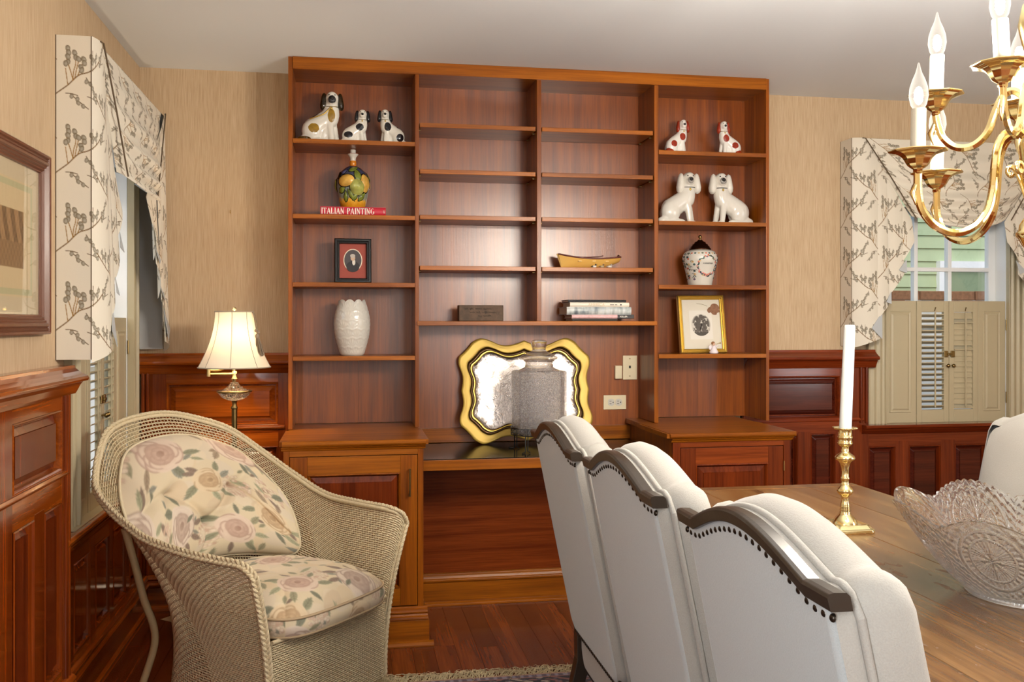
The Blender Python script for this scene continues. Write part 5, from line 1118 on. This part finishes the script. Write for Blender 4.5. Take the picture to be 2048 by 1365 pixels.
# rear legs, bowed
legp = [(-.377, .563, .648), (-.345, .552, .52), (-.315, .545, .40), (-.29, .53, .31), (-.285, .53, .24), (-.31, .55, .13), (-.345, .575, .006)]
for s_ in (1, -1): MB().tube(crom([tuple(WT(np.array(a * s_), np.array(b), np.array(c))) for a, b, c in legp], 6), .0125, 10).build('rear_leg', tan, wc)
for s_ in (1, -1):
    MB().tube([tuple(WT(np.array(.27 * s_), np.array(.03), np.array(z))) for z in (.30, .06, .006)], .014, 10).build('front_leg', M['wicker'], wc)
MB().tube([tuple(WT(np.array(.285 - .57 * k / 10), np.array(-.006 - .012 * math.sin(PI * k / 10)), np.array(.338))) for k in range(11)], .007, 8).build('seat_rail', M['wicker'], wc)
def deck(u, v_): return WT(.27 * (1 - 2 * u), .02 + .5 * v_, .325 + 0 * u)
U, V = np.meshgrid(np.linspace(0, 1, 4), np.linspace(0, 1, 4)); npgrid('seat_deck', deck(U, V), tan, wc)
# back cushion: a padded panel lying on the shell
def sq(a, b, n=3.2): 
    m_ = np.maximum(np.abs(a), np.abs(b)) + 1e-9; k = m_ / (np.abs(a) ** n + np.abs(b) ** n + 1e-12) ** (1 / n); return a * k, b * k
U, V = np.meshgrid(np.linspace(-1, 1, 190), np.linspace(-1, 1, 190)); sa, sbb = sq(U, V)
UC, UW, VC, VW = .502, .220, .322, .238
Sg = shell(UC + UW * sa * (1 - .0 * sbb), VC + VW * sbb); cen = FM + BV * .22 + np.array([0, 0, .55]); inn = cen - Sg; inn[..., 2] = .12 * np.abs(inn[..., 2]) + .05; inn /= np.linalg.norm(inn, axis=-1, keepdims=True)
edge_ = 1 - np.maximum(np.abs(U), np.abs(V)); puff = np.clip(1 - np.maximum(np.abs(U), np.abs(V)) ** 3.2, 0, 1) ** .55
th_ = .018 + .085 * puff
for (ta, tb) in ((-.33, -.18), (.33, -.18), (0, .38)):
    d_ = np.hypot((sa - ta), (sbb - tb) * 1.0); th_ -= .034 * np.exp(-(d_ / .16) ** 2) * (puff > .2)
def crease(a0, b0, a1, b1, dep, wd):
    global th_
    L2 = (a1 - a0) ** 2 + (b1 - b0) ** 2; t_ = np.clip(((sa - a0) * (a1 - a0) + (sbb - b0) * (b1 - b0)) / L2, 0, 1); d_ = np.hypot(sa - a0 - t_ * (a1 - a0), sbb - b0 - t_ * (b1 - b0)); th_ = th_ - dep * np.exp(-(d_ / wd) ** 2)
for c4 in ((-.33, -.18, 0, .38, .02, .035), (.33, -.18, 0, .38, .012, .035), (-.33, -.18, -.75, -.85, .012, .04), (.33, -.18, .9, -.7, .012, .04), (0, .38, .15, .95, .016, .035), (-.33, -.18, -.9, .25, .008, .04)): crease(*c4)
fr = Sg + inn * th_[..., None]; colr = TF.at(UC * 0 + sa * .29 + .02, sbb * .255 + .33)
npgrid('back_cushion', fr, M['floral'], wc, colr)
npgrid('back_cushion_reverse', Sg + inn * .012, M['floral'], wc, colr * 0 + lin('cbbfa2'))
ring_ = [tuple(fr[0, k]) for k in range(0, 189, 3)] + [tuple(fr[k, -1]) for k in range(0, 189, 3)] + [tuple(fr[-1, k]) for k in range(189, 0, -3)] + [tuple(fr[k, 0]) for k in range(189, 0, -3)]
MB().tube(ring_, .005, 7, closed=True).build('cushion_welt', plain('cream_welt', 'cdbfa0', .8), wc)
# seat cushion
def seatc(a, b, top):
    s_, t_ = sq(a, b, 6); wdt = .268 - .03 * np.clip(t_, 0, 1) + .006 * np.clip(-t_, 0, 1); lat = wdt * s_; al = .24 + .29 * t_ - .02 * (1 - s_ * s_) * np.clip(-t_, 0, 1)
    cr = np.clip(1 - np.abs(a) ** 3.5, 0, 1) ** .6 * np.clip(1 - np.abs(b) ** 3.5, 0, 1) ** .6
    z = (.402 + .082 * cr - .012 * np.exp(-((s_ + .1) / .2) ** 2 - ((t_ + .2) / .3) ** 2)) if top else .345 - .004 * cr
    return WT(lat, al, z)
U, V = np.meshgrid(np.linspace(-1, 1, 190), np.linspace(-1, 1, 190)); Pt, Pb = seatc(U, V, True), seatc(U, V, False)
npgrid('seat_cushion', Pt, M['floral'], wc, TF.at(sq(U, V, 6)[0] * .27 + .05, sq(U, V, 6)[1] * .29 + .06))
bord = lambda A_: np.concatenate([A_[0, :-1], A_[:-1, -1], A_[-1, :0:-1], A_[:0:-1, 0]]); bt, bb = bord(Pt), bord(Pb); S_ = np.linspace(0, 1, 26)[:, None, None]; nrm = (bt - (FM + BV * .24)); nrm[:, 2] = 0; nrm /= np.linalg.norm(nrm, axis=1, keepdims=True)
side = bt[None] * (1 - S_) + bb[None] * S_ + nrm[None] * (.010 * np.sin(PI * S_)); ln_ = np.concatenate([[0], np.cumsum(np.linalg.norm(np.diff(bt, axis=0), axis=1))])
npgrid('cushion_boxing', side, M['floral'], wc, TF.at(np.broadcast_to(ln_[None] + .13, side.shape[:2]), np.broadcast_to(.30 + S_[..., 0] * .06, side.shape[:2])), closed_u=True)
MB().tube([tuple(x) for x in (bt + nrm * .003)[::4]], .0045, 7, closed=True).build('cushion_welt', plain('tan_welt', 'b39c7c', .8), wc)
MB().tube([tuple(x) for x in (bb + nrm * .002)[::4]], .004, 7, closed=True).build('cushion_welt', plain('tan_welt', 'a08a6c', .8), wc)
# ================================================================== DINING TABLE
q = N('worn_tabletop'); off = q.math('MULTIPLY', q.rnd(), 31.0); cb = q.n('CombineXYZ'); [q.set(cb.inputs[i], off) for i in range(3)]
n1 = q.noise(q.coord((14, 1.1, 14), loc=cb.outputs[0]), 1, 5, .55, .8); n2 = q.noise(q.coord((120, 6, 120), loc=cb.outputs[0]), 1, 3, .6)
c1 = q.mix(.6, q.ramp(n1, [(.3, srgb('5c3c22')), (.5, srgb('80582f')), (.72, srgb('9c7344'))]), q.ramp(n2, [(.35, (.6, .55, .5, 1)), (.6, (1, 1, 1, 1))]), 'MULTIPLY')
geo = q.n('NewGeometry'); mp = q.n('Mapping'); q.t.links.new(geo.outputs['Position'], mp.inputs[0]); mp.inputs[3].default_value = (26, 9, 1)
nf = q.noise(mp.outputs[0], 1, 6, .65); vd = q.n('VectorMath', _operation='DISTANCE'); q.t.links.new(geo.outputs['Position'], vd.inputs[0]); vd.inputs[1].default_value = (1.2, 1.9, .76)
wear = q.math('GREATER_THAN', q.math('SUBTRACT', nf, q.math('MULTIPLY', vd.outputs['Value'], .16)), .575)
q.P(Base_Color=q.mix(q.math('MULTIPLY', wear, .85), c1, srgb('6b4426')), Roughness=q.mix(wear, (.27, .27, .27, 1), (.5, .5, .5, 1))); q.bump(q.math('SUBTRACT', n2, wear), .12, .004); M['table'] = q.m
q.p.inputs['Coat Weight'].default_value = .25; q.p.inputs['Coat Roughness'].default_value = .22
tb = thing('dining_table', 'long worn walnut plank dining table running away from the camera', 'table', (1.28, 1.95, 0)); TX0, TX1, TY0, TY1 = .79, 1.757, .75, 3.08
for k in range(5):
    a, b = TX0 + (TX1 - TX0) * k / 5, TX0 + (TX1 - TX0) * (k + 1) / 5; bx('plank', (a + .0004, TY0 + .09, .728), (b - .0004, TY1 - .062, .76), M['table'], tb, .0012)
for a, b in ((TY0, TY0 + .089), (TY1 - .061, TY1)): bx('breadboard_end', (TX0 - .002, a, .727), (TX1 + .002, b, .7602), M['table'], tb, .004)
for x in (TX0 + .12, TX1 - .12):
    for y in (TY0 + .2, TY1 - .2): MB().lathe([(.02, .0065), (.03, .02), (.024, .05), (.036, .12), (.028, .2), (.045, .45), (.03, .52), (.042, .56), (.042, .6)], 20, (x, y, 0)).box((x - .04, y - .04, .58), (x + .04, y + .04, .728)).build('leg', M['table'], tb, label=None)
for x in (TX0 + .09, TX1 - .11): bx('apron', (x, TY0 + .24, .63), (x + .02, TY1 - .24, .727), M['table'], tb)
for y in (TY0 + .19, TY1 - .21): bx('apron', (TX0 + .16, y, .63), (TX1 - .16, y + .02, .727), M['table'], tb)

# ================================================================== UPHOLSTERED DINING CHAIRS
def zt(y):
    a = abs(y)
    if a >= .205: return 1.006
    return 1.003 + .051 * (.5 + .5 * math.cos(PI * a / .205)) ** .55
LEAN = .2
def shear(p): return (p[0] + LEAN * (1.0 - p[2]), p[1], p[2])
def back_outline(o, top=0.):
    """closed outline of the back, grown outward by o"""
    hw = .252; pts = []
    n = 40
    for k in range(n + 1): y = -hw + 2 * hw * k / n; pts.append((y, zt(y) - .004 + top - (.03 - math.sqrt(max(0, .0009 - max(0, abs(y) - hw + .03) ** 2)) if abs(y) > hw - .03 else 0)))
    for k in range(1, 8): pts.append((hw + .004 * math.sin(PI * k / 8), .972 + top - (.522 + top) * k / 8))
    for k in range(7): a = PI / 2 * k / 6; pts.append((hw - .05 + .05 * math.cos(a), .45 - .05 * math.sin(a)))
    for k in range(1, 6): pts.append((hw - .05 - (2 * hw - .1) * k / 6, .40))
    for k in range(7): a = PI / 2 + PI / 2 * k / 6; pts.append((-hw + .05 + .05 * math.cos(a), .45 - .05 * math.sin(a)))
    for k in range(7, 0, -1): pts.append((-hw - .004 * math.sin(PI * k / 8), .972 + top - (.522 + top) * k / 8))
    m = len(pts); out = []
    for i in range(m):
        a, b = pts[i - 1], pts[(i + 1) % m]; tx, ty = b[0] - a[0], b[1] - a[1]; L_ = math.hypot(tx, ty) or 1; out.append((pts[i][0] - ty / L_ * o, pts[i][1] + tx / L_ * o))
    return out
def dining_chair(label):
    t = thing('dining_chair', label, 'chair', (0, 0, 0), 0, 'linen dining chairs around the table')
    R = lambda x, o, tp=0.: [shear((x, y, z)) for y, z in back_outline(o, tp)]
    m = MB(); m.rings([R(.008, -.004), R(.02, .001), R(.032, .003), R(.036, -.002), R(.045, .006, .002), R(.062, .013, .005), (R(.085, .014, .008)), R(.103, .007, .008), R(.114, .0, .006), R(.1175, -.008, .005)], True, False, True)
    def front(u, w_):
        a, b = sq(np.array(2 * u - 1), np.array(2 * w_ - 1), 9); y = float(a) * .2475; k = (float(b) + 1) / 2; z = .408 + (zt(y * .97) - .006 - .408) * k
        return shear((.1165 + .030 * max(0, 1 - abs(2 * u - 1) ** 3.2) ** .6 * max(0, 1 - abs(2 * w_ - 1) ** 6) ** .6, y, z))
    m.grid(front, 36, 28, True)
    m.build('backrest', M['linen'], t)
    m = MB(); m.rings([R(.011, -.004), R(.006, -.01), R(.004, -.02)], True, True, True); m.build('back_panel', M['linen_back'], t, label='pale rear panel')
    MB().tube(R(.037, .004), .0058, 8, closed=True).build('welt', M['linen'], t)
    # show-wood crest: a moulded strip following the camel back
    n = 56; rs = []
    for k in range(n + 1):
        y = -.262 + .524 * k / n; z = zt(y); d_ = .022
        rs.append([shear(p) for p in ((-.003, y, z - d_), (-.004, y, z - .005), (-.0015, y, z - .0005), (.006, y, z + .0012), (.022, y, z + .0005), (.026, y, z - .004), (.026, y, z - d_))])
    MB().rings(rs, True, True, False).build('crest_rail', M['show_wood'], t, .0015, 2)
    nm = None
    def nails(pts, x, r_=.0058):
        nonlocal nm
        for y, z in pts:
            if nm is None:
                nm = MB().lathe([(r_, 0), (r_ * .95, .0018), (r_ * .7, .0036), (r_ * .3, .0046), (0, .0048)], 10).build('nailhead', M['nail'], t); nm.rotation_euler = (0, -PI / 2 - math.atan(LEAN) * -1, 0); o = nm
            else: o = nm.copy(); COL.objects.link(o)
            o.location = shear((x, y, z)); o.parent = t
    ns = 25; nails([(-.247 + .494 * k / (ns - 1), zt(-.247 + .494 * k / (ns - 1)) - .0335) for k in range(ns)], .0065)
    nails([(-.2 + .4 * k / 24, .408) for k in range(25)], .0065, .0045)
    # seat
    def seat(u, w_):
        s_, q_ = sq(2 * u - 1, 2 * w_ - 1, 7); return s_, q_
    U, V = np.meshgrid(np.linspace(-1, 1, 41), np.linspace(-1, 1, 41)); s_, q_ = sq(U, V, 7); pf = (np.clip(1 - np.maximum(abs(U), abs(V)) ** 4, 0, 1)) ** .5
    npgrid('seat_top', np.stack([.375 + .235 * s_, .25 * q_, .43 + .05 * pf], -1), M['linen'], t)
    bt_ = np.stack([.375 + .235 * s_, .25 * q_, .43 + 0 * s_], -1); rg_ = bord(bt_); S2 = np.linspace(0, 1, 9)[:, None, None]; side_ = np.concatenate([rg_[None] * np.ones_like(S2)]); side_ = side_.copy(); side_[..., 2] = .43 - .12 * S2[..., 0]; ctr = np.array([.375, 0, .43]); nr_ = rg_ - ctr; nr_[:, 2] = 0; nr_ /= np.linalg.norm(nr_, axis=1, keepdims=True); side_ += nr_[None] * .008 * np.sin(PI * S2)
    npgrid('seat_boxing', side_, M['linen'], t, closed_u=True)
    MB().box((.15, -.245, .285), (.6, .245, .312)).build('seat_rail', M['show_wood'], t, .004)
    for sy in (-1, 1):
        MB().rings([[(x + a * w_, sy * .218 + b * w_, z) for a, b in ((-1, -1), (1, -1), (1, 1), (-1, 1))] for x, z, w_ in ((.575, .0065, .015), (.57, .30, .024))], True, True, False).build('leg', M['show_wood'], t, .003)
        MB().rings([[(x + a * w_, sy * .222 + b * w_, z) for a, b in ((-1, -1), (1, -1), (1, 1), (-1, 1))] for x, z, w_ in ((.06, .0065, .015), (.12, .2, .019), (.15, .32, .022), (.145, .46, .02))], True, True, False).build('leg', M['show_wood'], t, .003)
    return t
ch0 = dining_chair('near linen dining chair of the row, its back nearest the camera')
spots = [((.565, 1.30), 0, None), ((.555, 1.935), 0, 'middle linen dining chair in the row of three along the table'), ((.545, 2.535), 0, 'far linen dining chair of the row, beside the crackle glass canister'), ((2.17, 2.50), PI, 'linen dining chair across the table, facing the row under the right window')]
for k, ((x, y), rz, lb) in enumerate(spots):
    c_ = ch0 if k == 0 else copy_tree(ch0); c_.location = (x, y, 0); c_.rotation_euler = (0, 0, rz)
    if lb: c_['label'] = lb

# ================================================================== ON THE TABLE
CX, CY, CZ = 1.341, 2.385, .7602
cs_ = thing('candlestick', 'polished brass candlestick with square base on the dining table', 'candlestick', (CX, CY, CZ)); c_ = (CX, CY, CZ)
def notch(h_, n_, z): return [(CX + a, CY + b, CZ + z) for a, b in ((-h_ + n_, -h_), (h_ - n_, -h_), (h_ - n_ * .6, -h_ + n_ * .6), (h_, -h_ + n_), (h_, h_ - n_), (h_ - n_ * .6, h_ - n_ * .6), (h_ - n_, h_), (-h_ + n_, h_), (-h_ + n_ * .6, h_ - n_ * .6), (-h_, h_ - n_), (-h_, -h_ + n_), (-h_ + n_ * .6, -h_ + n_ * .6))]
MB().rings([notch(.060, .013, 0), notch(.0615, .013, .004), notch(.060, .013, .010), notch(.055, .012, .012), notch(.051, .011, .018), notch(.047, .010, .021), notch(.045, .01, .022), notch(.034, .008, .019)], True, True, False).build('foot', M['brass'], cs_, .0012)
MB().lathe([(.033, .019), (.032, .023), (.026, .033), (.018, .041), (.0135, .046), (.0145, .05), (.0125, .053), (.0145, .056), (.012, .059), (.014, .062), (.0118, .066), (.0128, .07), (.011, .074), (.0095, .082), (.0105, .090), (.0115, .093), (.016, .097), (.0215, .104), (.022, .110), (.018, .116), (.0125, .122), (.010, .130), (.0098, .138), (.0118, .140), (.0118, .143), (.0098, .146), (.0095, .158), (.0108, .172), (.0145, .184), (.019, .190), (.0262, .194), (.027, .199), (.024, .204), (.015, .210), (.0105, .214), (.0098, .224), (.0105, .229)], 40, c_).build('stem', M['brass'], cs_)
m = MB(); m.lathe([(.0105, .228), (.016, .232), (.0195, .236), (.0205, .239), (.0185, .241), (.0182, .251), (.0202, .253), (.0202, .256), (.0182, .258), (.018, .274), (.0195, .277), (.017, .276), (.0165, .262), (0, .26)], 32, c_, cap=False); m.build('socket', M['brass'], cs_)
MB().rings([[(CX + r_ * (1 + sc_ * .06 * math.cos(8 * a)) * math.cos(a), CY + r_ * (1 + sc_ * .06 * math.cos(8 * a)) * math.sin(a), CZ + z) for a in [2 * PI * k / 64 for k in range(64)]] for r_, z, sc_ in ((.018, .2745, 0), (.028, .276, .5), (.0325, .2795, 1), (.0325, .2815, 1), (.028, .2805, .5), (.0172, .279, 0))], True, False, True).build('drip_pan', M['brass'], cs_)
cn = thing('candle', 'tall white taper candle standing in the brass candlestick', 'candle', (CX, CY, CZ + .262))
q = N('candle_wax'); q.P(Base_Color=srgb('d6d8d4'), Roughness=.45); q.p.inputs['Subsurface Weight'].default_value = .15; q.p.inputs['Subsurface Radius'].default_value = (.01, .008, .006); wax = q.m
MB().rings([[(CX + .014 * t_ + r_ * math.cos(a), CY + r_ * math.sin(a), CZ + .2605 + .302 * t_) for a in [2 * PI * k / 28 for k in range(28)]] for t_, r_ in ((0, .0164), (.08, .0162), (.5, .0158), (.97, .0148), (.99, .0142), (1, .012))], True, True, True).build('wax', wax, cn)
MB().tube([(CX + .014, CY, CZ + .561), (CX + .0142, CY, CZ + .566), (CX + .0155, CY, CZ + .569)], .001, 6).build('wick', M['text_d'], cn)
# cut glass bowl
BXY = (1.40, 1.753); bl = thing('cut_glass_bowl', 'large cut crystal bowl with scalloped toothed rim on the dining table', 'bowl', (BXY[0], BXY[1], .7602))
nu, nv = 720, 84; U, V = np.meshgrid(np.arange(nu) / nu, np.linspace(0, 1, nv)); TH = U * 2 * PI
rimz = .158 + .034 * (.5 + .5 * np.cos(8 * TH + 3.0)) ** .55 + .0045 * np.abs(np.cos(TH * 52)) * (np.cos(4 * TH + 1.5) > -.2)
ht = .014 + (rimz - .014) * V; Rb = .105 + (.272 - .105) * np.clip(ht / .19, 0, 1.1) ** .72
lc = ((U * 8 + .5 + 3.0 / (2 * PI)) % 1 - .5) * 2; lv = (V - .52) / .40            # lobe coordinates -1..1
e = np.hypot(lc / .74, lv / .92); ang = np.arctan2(lv * .9, lc); e2 = np.hypot(lc / .5, lv / .66)
dsp = -.0030 * np.exp(-((e - 1) / .09) ** 2) - .0024 * np.exp(-((e2 - 1) / .07) ** 2)
star = np.abs(((ang / (2 * PI) * 8) % 1) - .5) * 2; fan = np.abs(((ang / (2 * PI) * 40) % 1) - .5) * 2
dsp = np.where(e2 < .95, -.0042 * np.clip(star - .1, 0, 1) * np.clip(1.05 - e2, 0, 1) - .0013 * fan * (e2 > .35), dsp)
hat = np.abs(((lc * 4 + lv * 3.5) % 1) - .5) + np.abs(((lc * 4 - lv * 3.5) % 1) - .5); dsp = np.where((e > 1.08), -.0042 * (1 - hat) * np.clip((e - 1.05) * 6, 0, 1), dsp); dsp = np.where((e < .93) & (e2 > 1.1), -.0026 * np.abs(((ang / (2 * PI) * 28) % 1) - .5) * 2, dsp)
ppt = lambda R_, H_: np.stack([BXY[0] + R_ * np.cos(TH + .2), BXY[1] + R_ * np.sin(TH + .2), .7602 + H_], -1)
ppr = lambda R_, H_: np.stack([BXY[0] + R_ * np.cos(TH[:1] + .2), BXY[1] + R_ * np.sin(TH[:1] + .2), .7602 + H_], -1)
outer = ppt(Rb + dsp * np.clip(V * 8, 0, 1) * np.clip((1 - V) * 14, .2, 1), ht); V2_ = V[::-1]; ht2 = .020 + (rimz - .020) * V2_; Rin = .10 + (.272 - .10) * np.clip(ht2 / .19, 0, 1.1) ** .72 - .0075
inner = ppt(Rin, ht2)[::2]
allp = np.concatenate([outer, inner, ppr(0 * Rin[:1] + .0005, 0 * ht2[:1] + .0195)], 0); foot = [(.0005, .012), (.092, .009), (.103, .0005), (.118, .0), (.121, .003), (.119, .008), (.110, .012)]
fp_ = np.concatenate([ppr(0 * Rin[:1] + r_, 0 * ht2[:1] + z + (.0012 * np.abs(np.cos(TH[:1] * 40)) if .1 < r_ < .12 and z > .002 else 0)) for r_, z in foot], 0)
M['crystal'] = glass('cut_crystal', 'ffffff', .015, 1.5, clear=.18)
npgrid('bowl_body', np.concatenate([fp_, allp], 0), M['crystal'], bl, closed_u=True, smooth=False)

# ================================================================== RUG
q = N('rug'); M['rug'] = vcol('wool_rug', .95, bump=(700, .3), sheen=.2)
rugt = thing('area_rug', 'dark patterned wool rug with pale fringe under the dining table', 'rug', (1.1, 1.9, 0)); RX0, RX1, RY0, RY1 = -.2, 2.55, .3, 3.475
ys = np.concatenate([np.linspace(RY0, RY1 - .3, 50)[:-1], np.linspace(RY1 - .3, RY1, 110)]); xs = np.linspace(RX0, RX1, 440); X, Y = np.meshgrid(xs, ys); dd = np.minimum(np.minimum(X - RX0, RX1 - X), np.minimum(Y - RY0, RY1 - Y))
colr = np.ones(X.shape + (3,)) * lin('23202c'); sc_ = np.sin(X * 62 + 2 * np.sin(Y * 70)) * np.cos(Y * 66 + 1.5 * np.sin(X * 41)); s2_ = np.sin(X * 105 + 3 * np.sin(Y * 38)) * np.sin(Y * 120)
colr[(sc_ > .42)] = lin('a99a8c'); colr[(sc_ < -.5)] = lin('8a5a54'); colr[(s2_ > .7)] = lin('5c5468'); colr[(np.abs(sc_ - .42) < .09)] = lin('14121a')
g1 = (dd < .012); g2 = (dd >= .012) & (dd < .034); colr[g1] = lin('a8806a'); colr[g2] = np.where((np.sin(X[g2] * 190) > .2)[:, None], lin('8c8494'), lin('5c4a58')); colr[(dd >= .034) & (dd < .04)] = lin('9a6a60')
npgrid('pile', np.stack([X, Y, .006 + 0 * X], -1), M['rug'], rugt, colr)
bx('rug_base', (RX0, RY0, .0005), (RX1, RY1, .0055), plain('rug_backing', '6b5d50', .95), rugt)
rg = random.Random(9); m = MB()
for k in range(1150):
    x = RX0 + .02 + (RX1 - RX0 - .04) * k / 1150 + rg.uniform(-.004, .004); L_ = rg.uniform(.05, .095); a = rg.gauss(.5, .55); h_ = rg.uniform(.004, .02)
    pts = [(x, RY1 - .004, .005), (x + L_ * .3 * math.sin(a), RY1 + L_ * .3 * math.cos(a), .006 + h_), (x + L_ * .7 * math.sin(a * 1.2), RY1 + L_ * .62 * math.cos(a * 1.1), .004 + h_ * .8), (x + L_ * math.sin(a * 1.5), RY1 + L_ * .85 * math.cos(a * 1.3), .0025)]
    m.tube(pts, [.0016, .0016, .0013, .0007], 3, True, False)
m.build('fringe', plain('wool_fringe', 'c9b892', .9, var=.2, bump=(80, .1)), rugt, kind='stuff', fix=False)

# ================================================================== CHANDELIER
HX, HY = 1.382, 1.714; chd = thing('chandelier', 'two tier polished brass chandelier with lit candle bulbs above the dining table', 'chandelier', (HX, HY, 1.5)); c_ = (HX, HY, 0)
MB().lathe([(0, 1.452), (.006, 1.455), (.009, 1.462), (.005, 1.470), (.012, 1.476), (.022, 1.488), (.029, 1.502), (.034, 1.508), (.034, 1.513), (.029, 1.518), (.027, 1.53), (.018, 1.545), (.010, 1.556), (.013, 1.562), (.011, 1.568), (.012, 1.60), (.018, 1.63), (.026, 1.66), (.03, 1.69), (.026, 1.72), (.014, 1.735), (.012, 1.745), (.022, 1.765), (.024, 1.785), (.016, 1.805), (.011, 1.82), (.012, 1.86), (.022, 1.9), (.03, 1.94), (.022, 1.98), (.01, 2.0), (.009, 2.06), (.012, 2.07), (.004, 2.09)], 40, c_).build('column', M['brass2'], chd)
for k in range(12):
    z = 2.085 + .031 * k; m = MB(); R_ = [(.014 * math.cos(a), .014 * math.sin(a)) for a in [2 * PI * j / 14 for j in range(14)]]
    m.tube([(HX + (a if k % 2 else 0), HY + (0 if k % 2 else a), z + b * 1.35 + .008) for a, b in R_], .0025, 6, closed=True).build('chain_link', M['brass2'], chd)
MB().lathe([(.005, 2.455), (.03, 2.46), (.055, 2.48), (.065, 2.505), (.066, HC - .0005)], 32, c_).build('canopy', M['brass2'], chd)
def frosted_bulb():
    q = N('lit_bulb_glass'); t = q.n('BsdfTransparent'); e = q.n('Emission'); e.inputs[0].default_value = srgb('fff3e0'); e.inputs[1].default_value = 1.3
    lw = q.n('LayerWeight'); lw.inputs[0].default_value = .5; mx = q.n('MixShader'); q.set(mx.inputs[0], q.math('ADD', q.math('MULTIPLY', lw.outputs['Facing'], .5), .16))
    q.t.links.new(t.outputs[0], mx.inputs[1]); q.t.links.new(e.outputs[0], mx.inputs[2]); q.t.links.new(mx.outputs[0], q.out.inputs[0]); return q.m
core = emit('bulb_filament', 'fff4e4', BULB_E); bglass = frosted_bulb(); slv = plain('candle_sleeve', 'c6bca6', .45)
RL = [(.013, 1.695), (.03, 1.716), (.05, 1.722), (.071, 1.712), (.086, 1.688), (.093, 1.65), (.098, 1.60), (.112, 1.555), (.145, 1.523), (.188, 1.511), (.232, 1.525), (.262, 1.556), (.272, 1.59), (.273, 1.634)]
RU = [(.011, 1.775), (.026, 1.800), (.045, 1.810), (.063, 1.800), (.078, 1.770), (.095, 1.728), (.125, 1.704), (.16, 1.704), (.188, 1.726), (.2, 1.756), (.205, 1.782)]
def arm(ang, path, cup_z, R_, lean, flip):
    D_ = Vector((math.cos(ang), math.sin(ang), 0)); P_ = [(HX + D_.x * a, HY + D_.y * a, b) for a, b in [(p_[0], p_[1]) for p_ in crom([(a, b, 0) for a, b in path], 6)]]
    a_ = MB().tube(P_, [(.0088, .0072)] * len(P_), 6, False).build('arm', M['brass2'], chd, .0008, 1)
    x, y = HX + D_.x * R_, HY + D_.y * R_; o = (x, y, cup_z)
    MB().facet_lathe([(.0065, -.048), (.009, -.044), (.009, -.038), (.014, -.035), (.019, -.031), (.0225, -.026), (.0255, -.020), (.029, -.0145), (.0345, -.0095), (.042, -.006), (.056, -.003), (.0575, .0), (.05, -.0015), (.02, -.008), (.0, -.009)], 10, o, .2).build('bobeche', M['brass2'], a_)
    lx, ly = lean
    MB().rings([[(x + lx * t_ + .0145 * math.cos(b), y + ly * t_ + .0145 * math.sin(b), cup_z - .006 + .09 * t_) for b in [2 * PI * k / 20 for k in range(20)]] for t_ in (0, .3, .7, 1)], True, True, True).build('candle_sleeve', slv, a_)
    bp = [(.010, 0), (.0155, .010), (.019, .027), (.0175, .044), (.0125, .060), (.0065, .074), (.0032, .086), (.0022, .092), (.0006, .095)]
    MB().rings([[(x + lx * (1 + .9 * z) + r_ * math.cos(b), y + ly + r_ * math.sin(b), cup_z + .083 + z) for b in [2 * PI * k / 18 for k in range(18)]] for r_, z in bp], True, True, True).build('bulb', bglass, a_)
    MB().ell((x + lx, y + ly, cup_z + .083 + .028), (.0085, .0085, .018), 12, 8).build('filament', core, a_)
    MB().tube([(o[0] - D_.x * .004, o[1] - D_.y * .004, cup_z - .05), (o[0] + D_.x * .010, o[1] + D_.y * .010, cup_z - .085), (o[0] + D_.x * .004, o[1] + D_.y * .004, cup_z - .11)], [.004, .007, .002], 6).build('leaf_clasp', M['brass2'], a_)
for k in range(5):
    aL, rL = ((3.075, .2507), (4.33, .258), (5.53, .262), (.49, .265), (1.732, .2647))[k]; aU, rU = ((2.341, .187), (3.752, .188), (5.0, .19), (6.2, .2), (1.043, .208))[k]
    arm(aL, [(r_ * rL / .273, z) for r_, z in RL], 1.677, rL, ((.002, 0), (-.002, .002), (.001, .003), (0, .002), (.004, .002))[k], 0)
    arm(aU, [(r_ * rU / .205, z) for r_, z in RU], 1.824, rU, ((.003, 0), (-.004, .002), (.001, .003), (0, .002), (.004, .002))[k], 1)
    a = 3.4 + 2 * PI * k / 5; D_ = Vector((math.cos(a), math.sin(a), 0)); P_ = [(HX + D_.x * r_, HY + D_.y * r_, z) for r_, z in crom([(.012, 1.58, 0), (.018, 1.60, 0), (.026, 1.625, 0), (.036, 1.648, 0), (.047, 1.654, 0), (.051, 1.643, 0), (.044, 1.634, 0), (.039, 1.64, 0)], 5) for _ in (0,)] if False else [(HX + D_.x * p_[0], HY + D_.y * p_[0], p_[1]) for p_ in crom([(.012, 1.58, 0), (.018, 1.60, 0), (.026, 1.625, 0), (.036, 1.648, 0), (.047, 1.654, 0), (.051, 1.643, 0), (.044, 1.634, 0), (.039, 1.64, 0)], 5)]
    MB().tube(P_, [(.006, .0045)] * len(P_), 8).build('scroll_leaf', M['brass2'], chd)
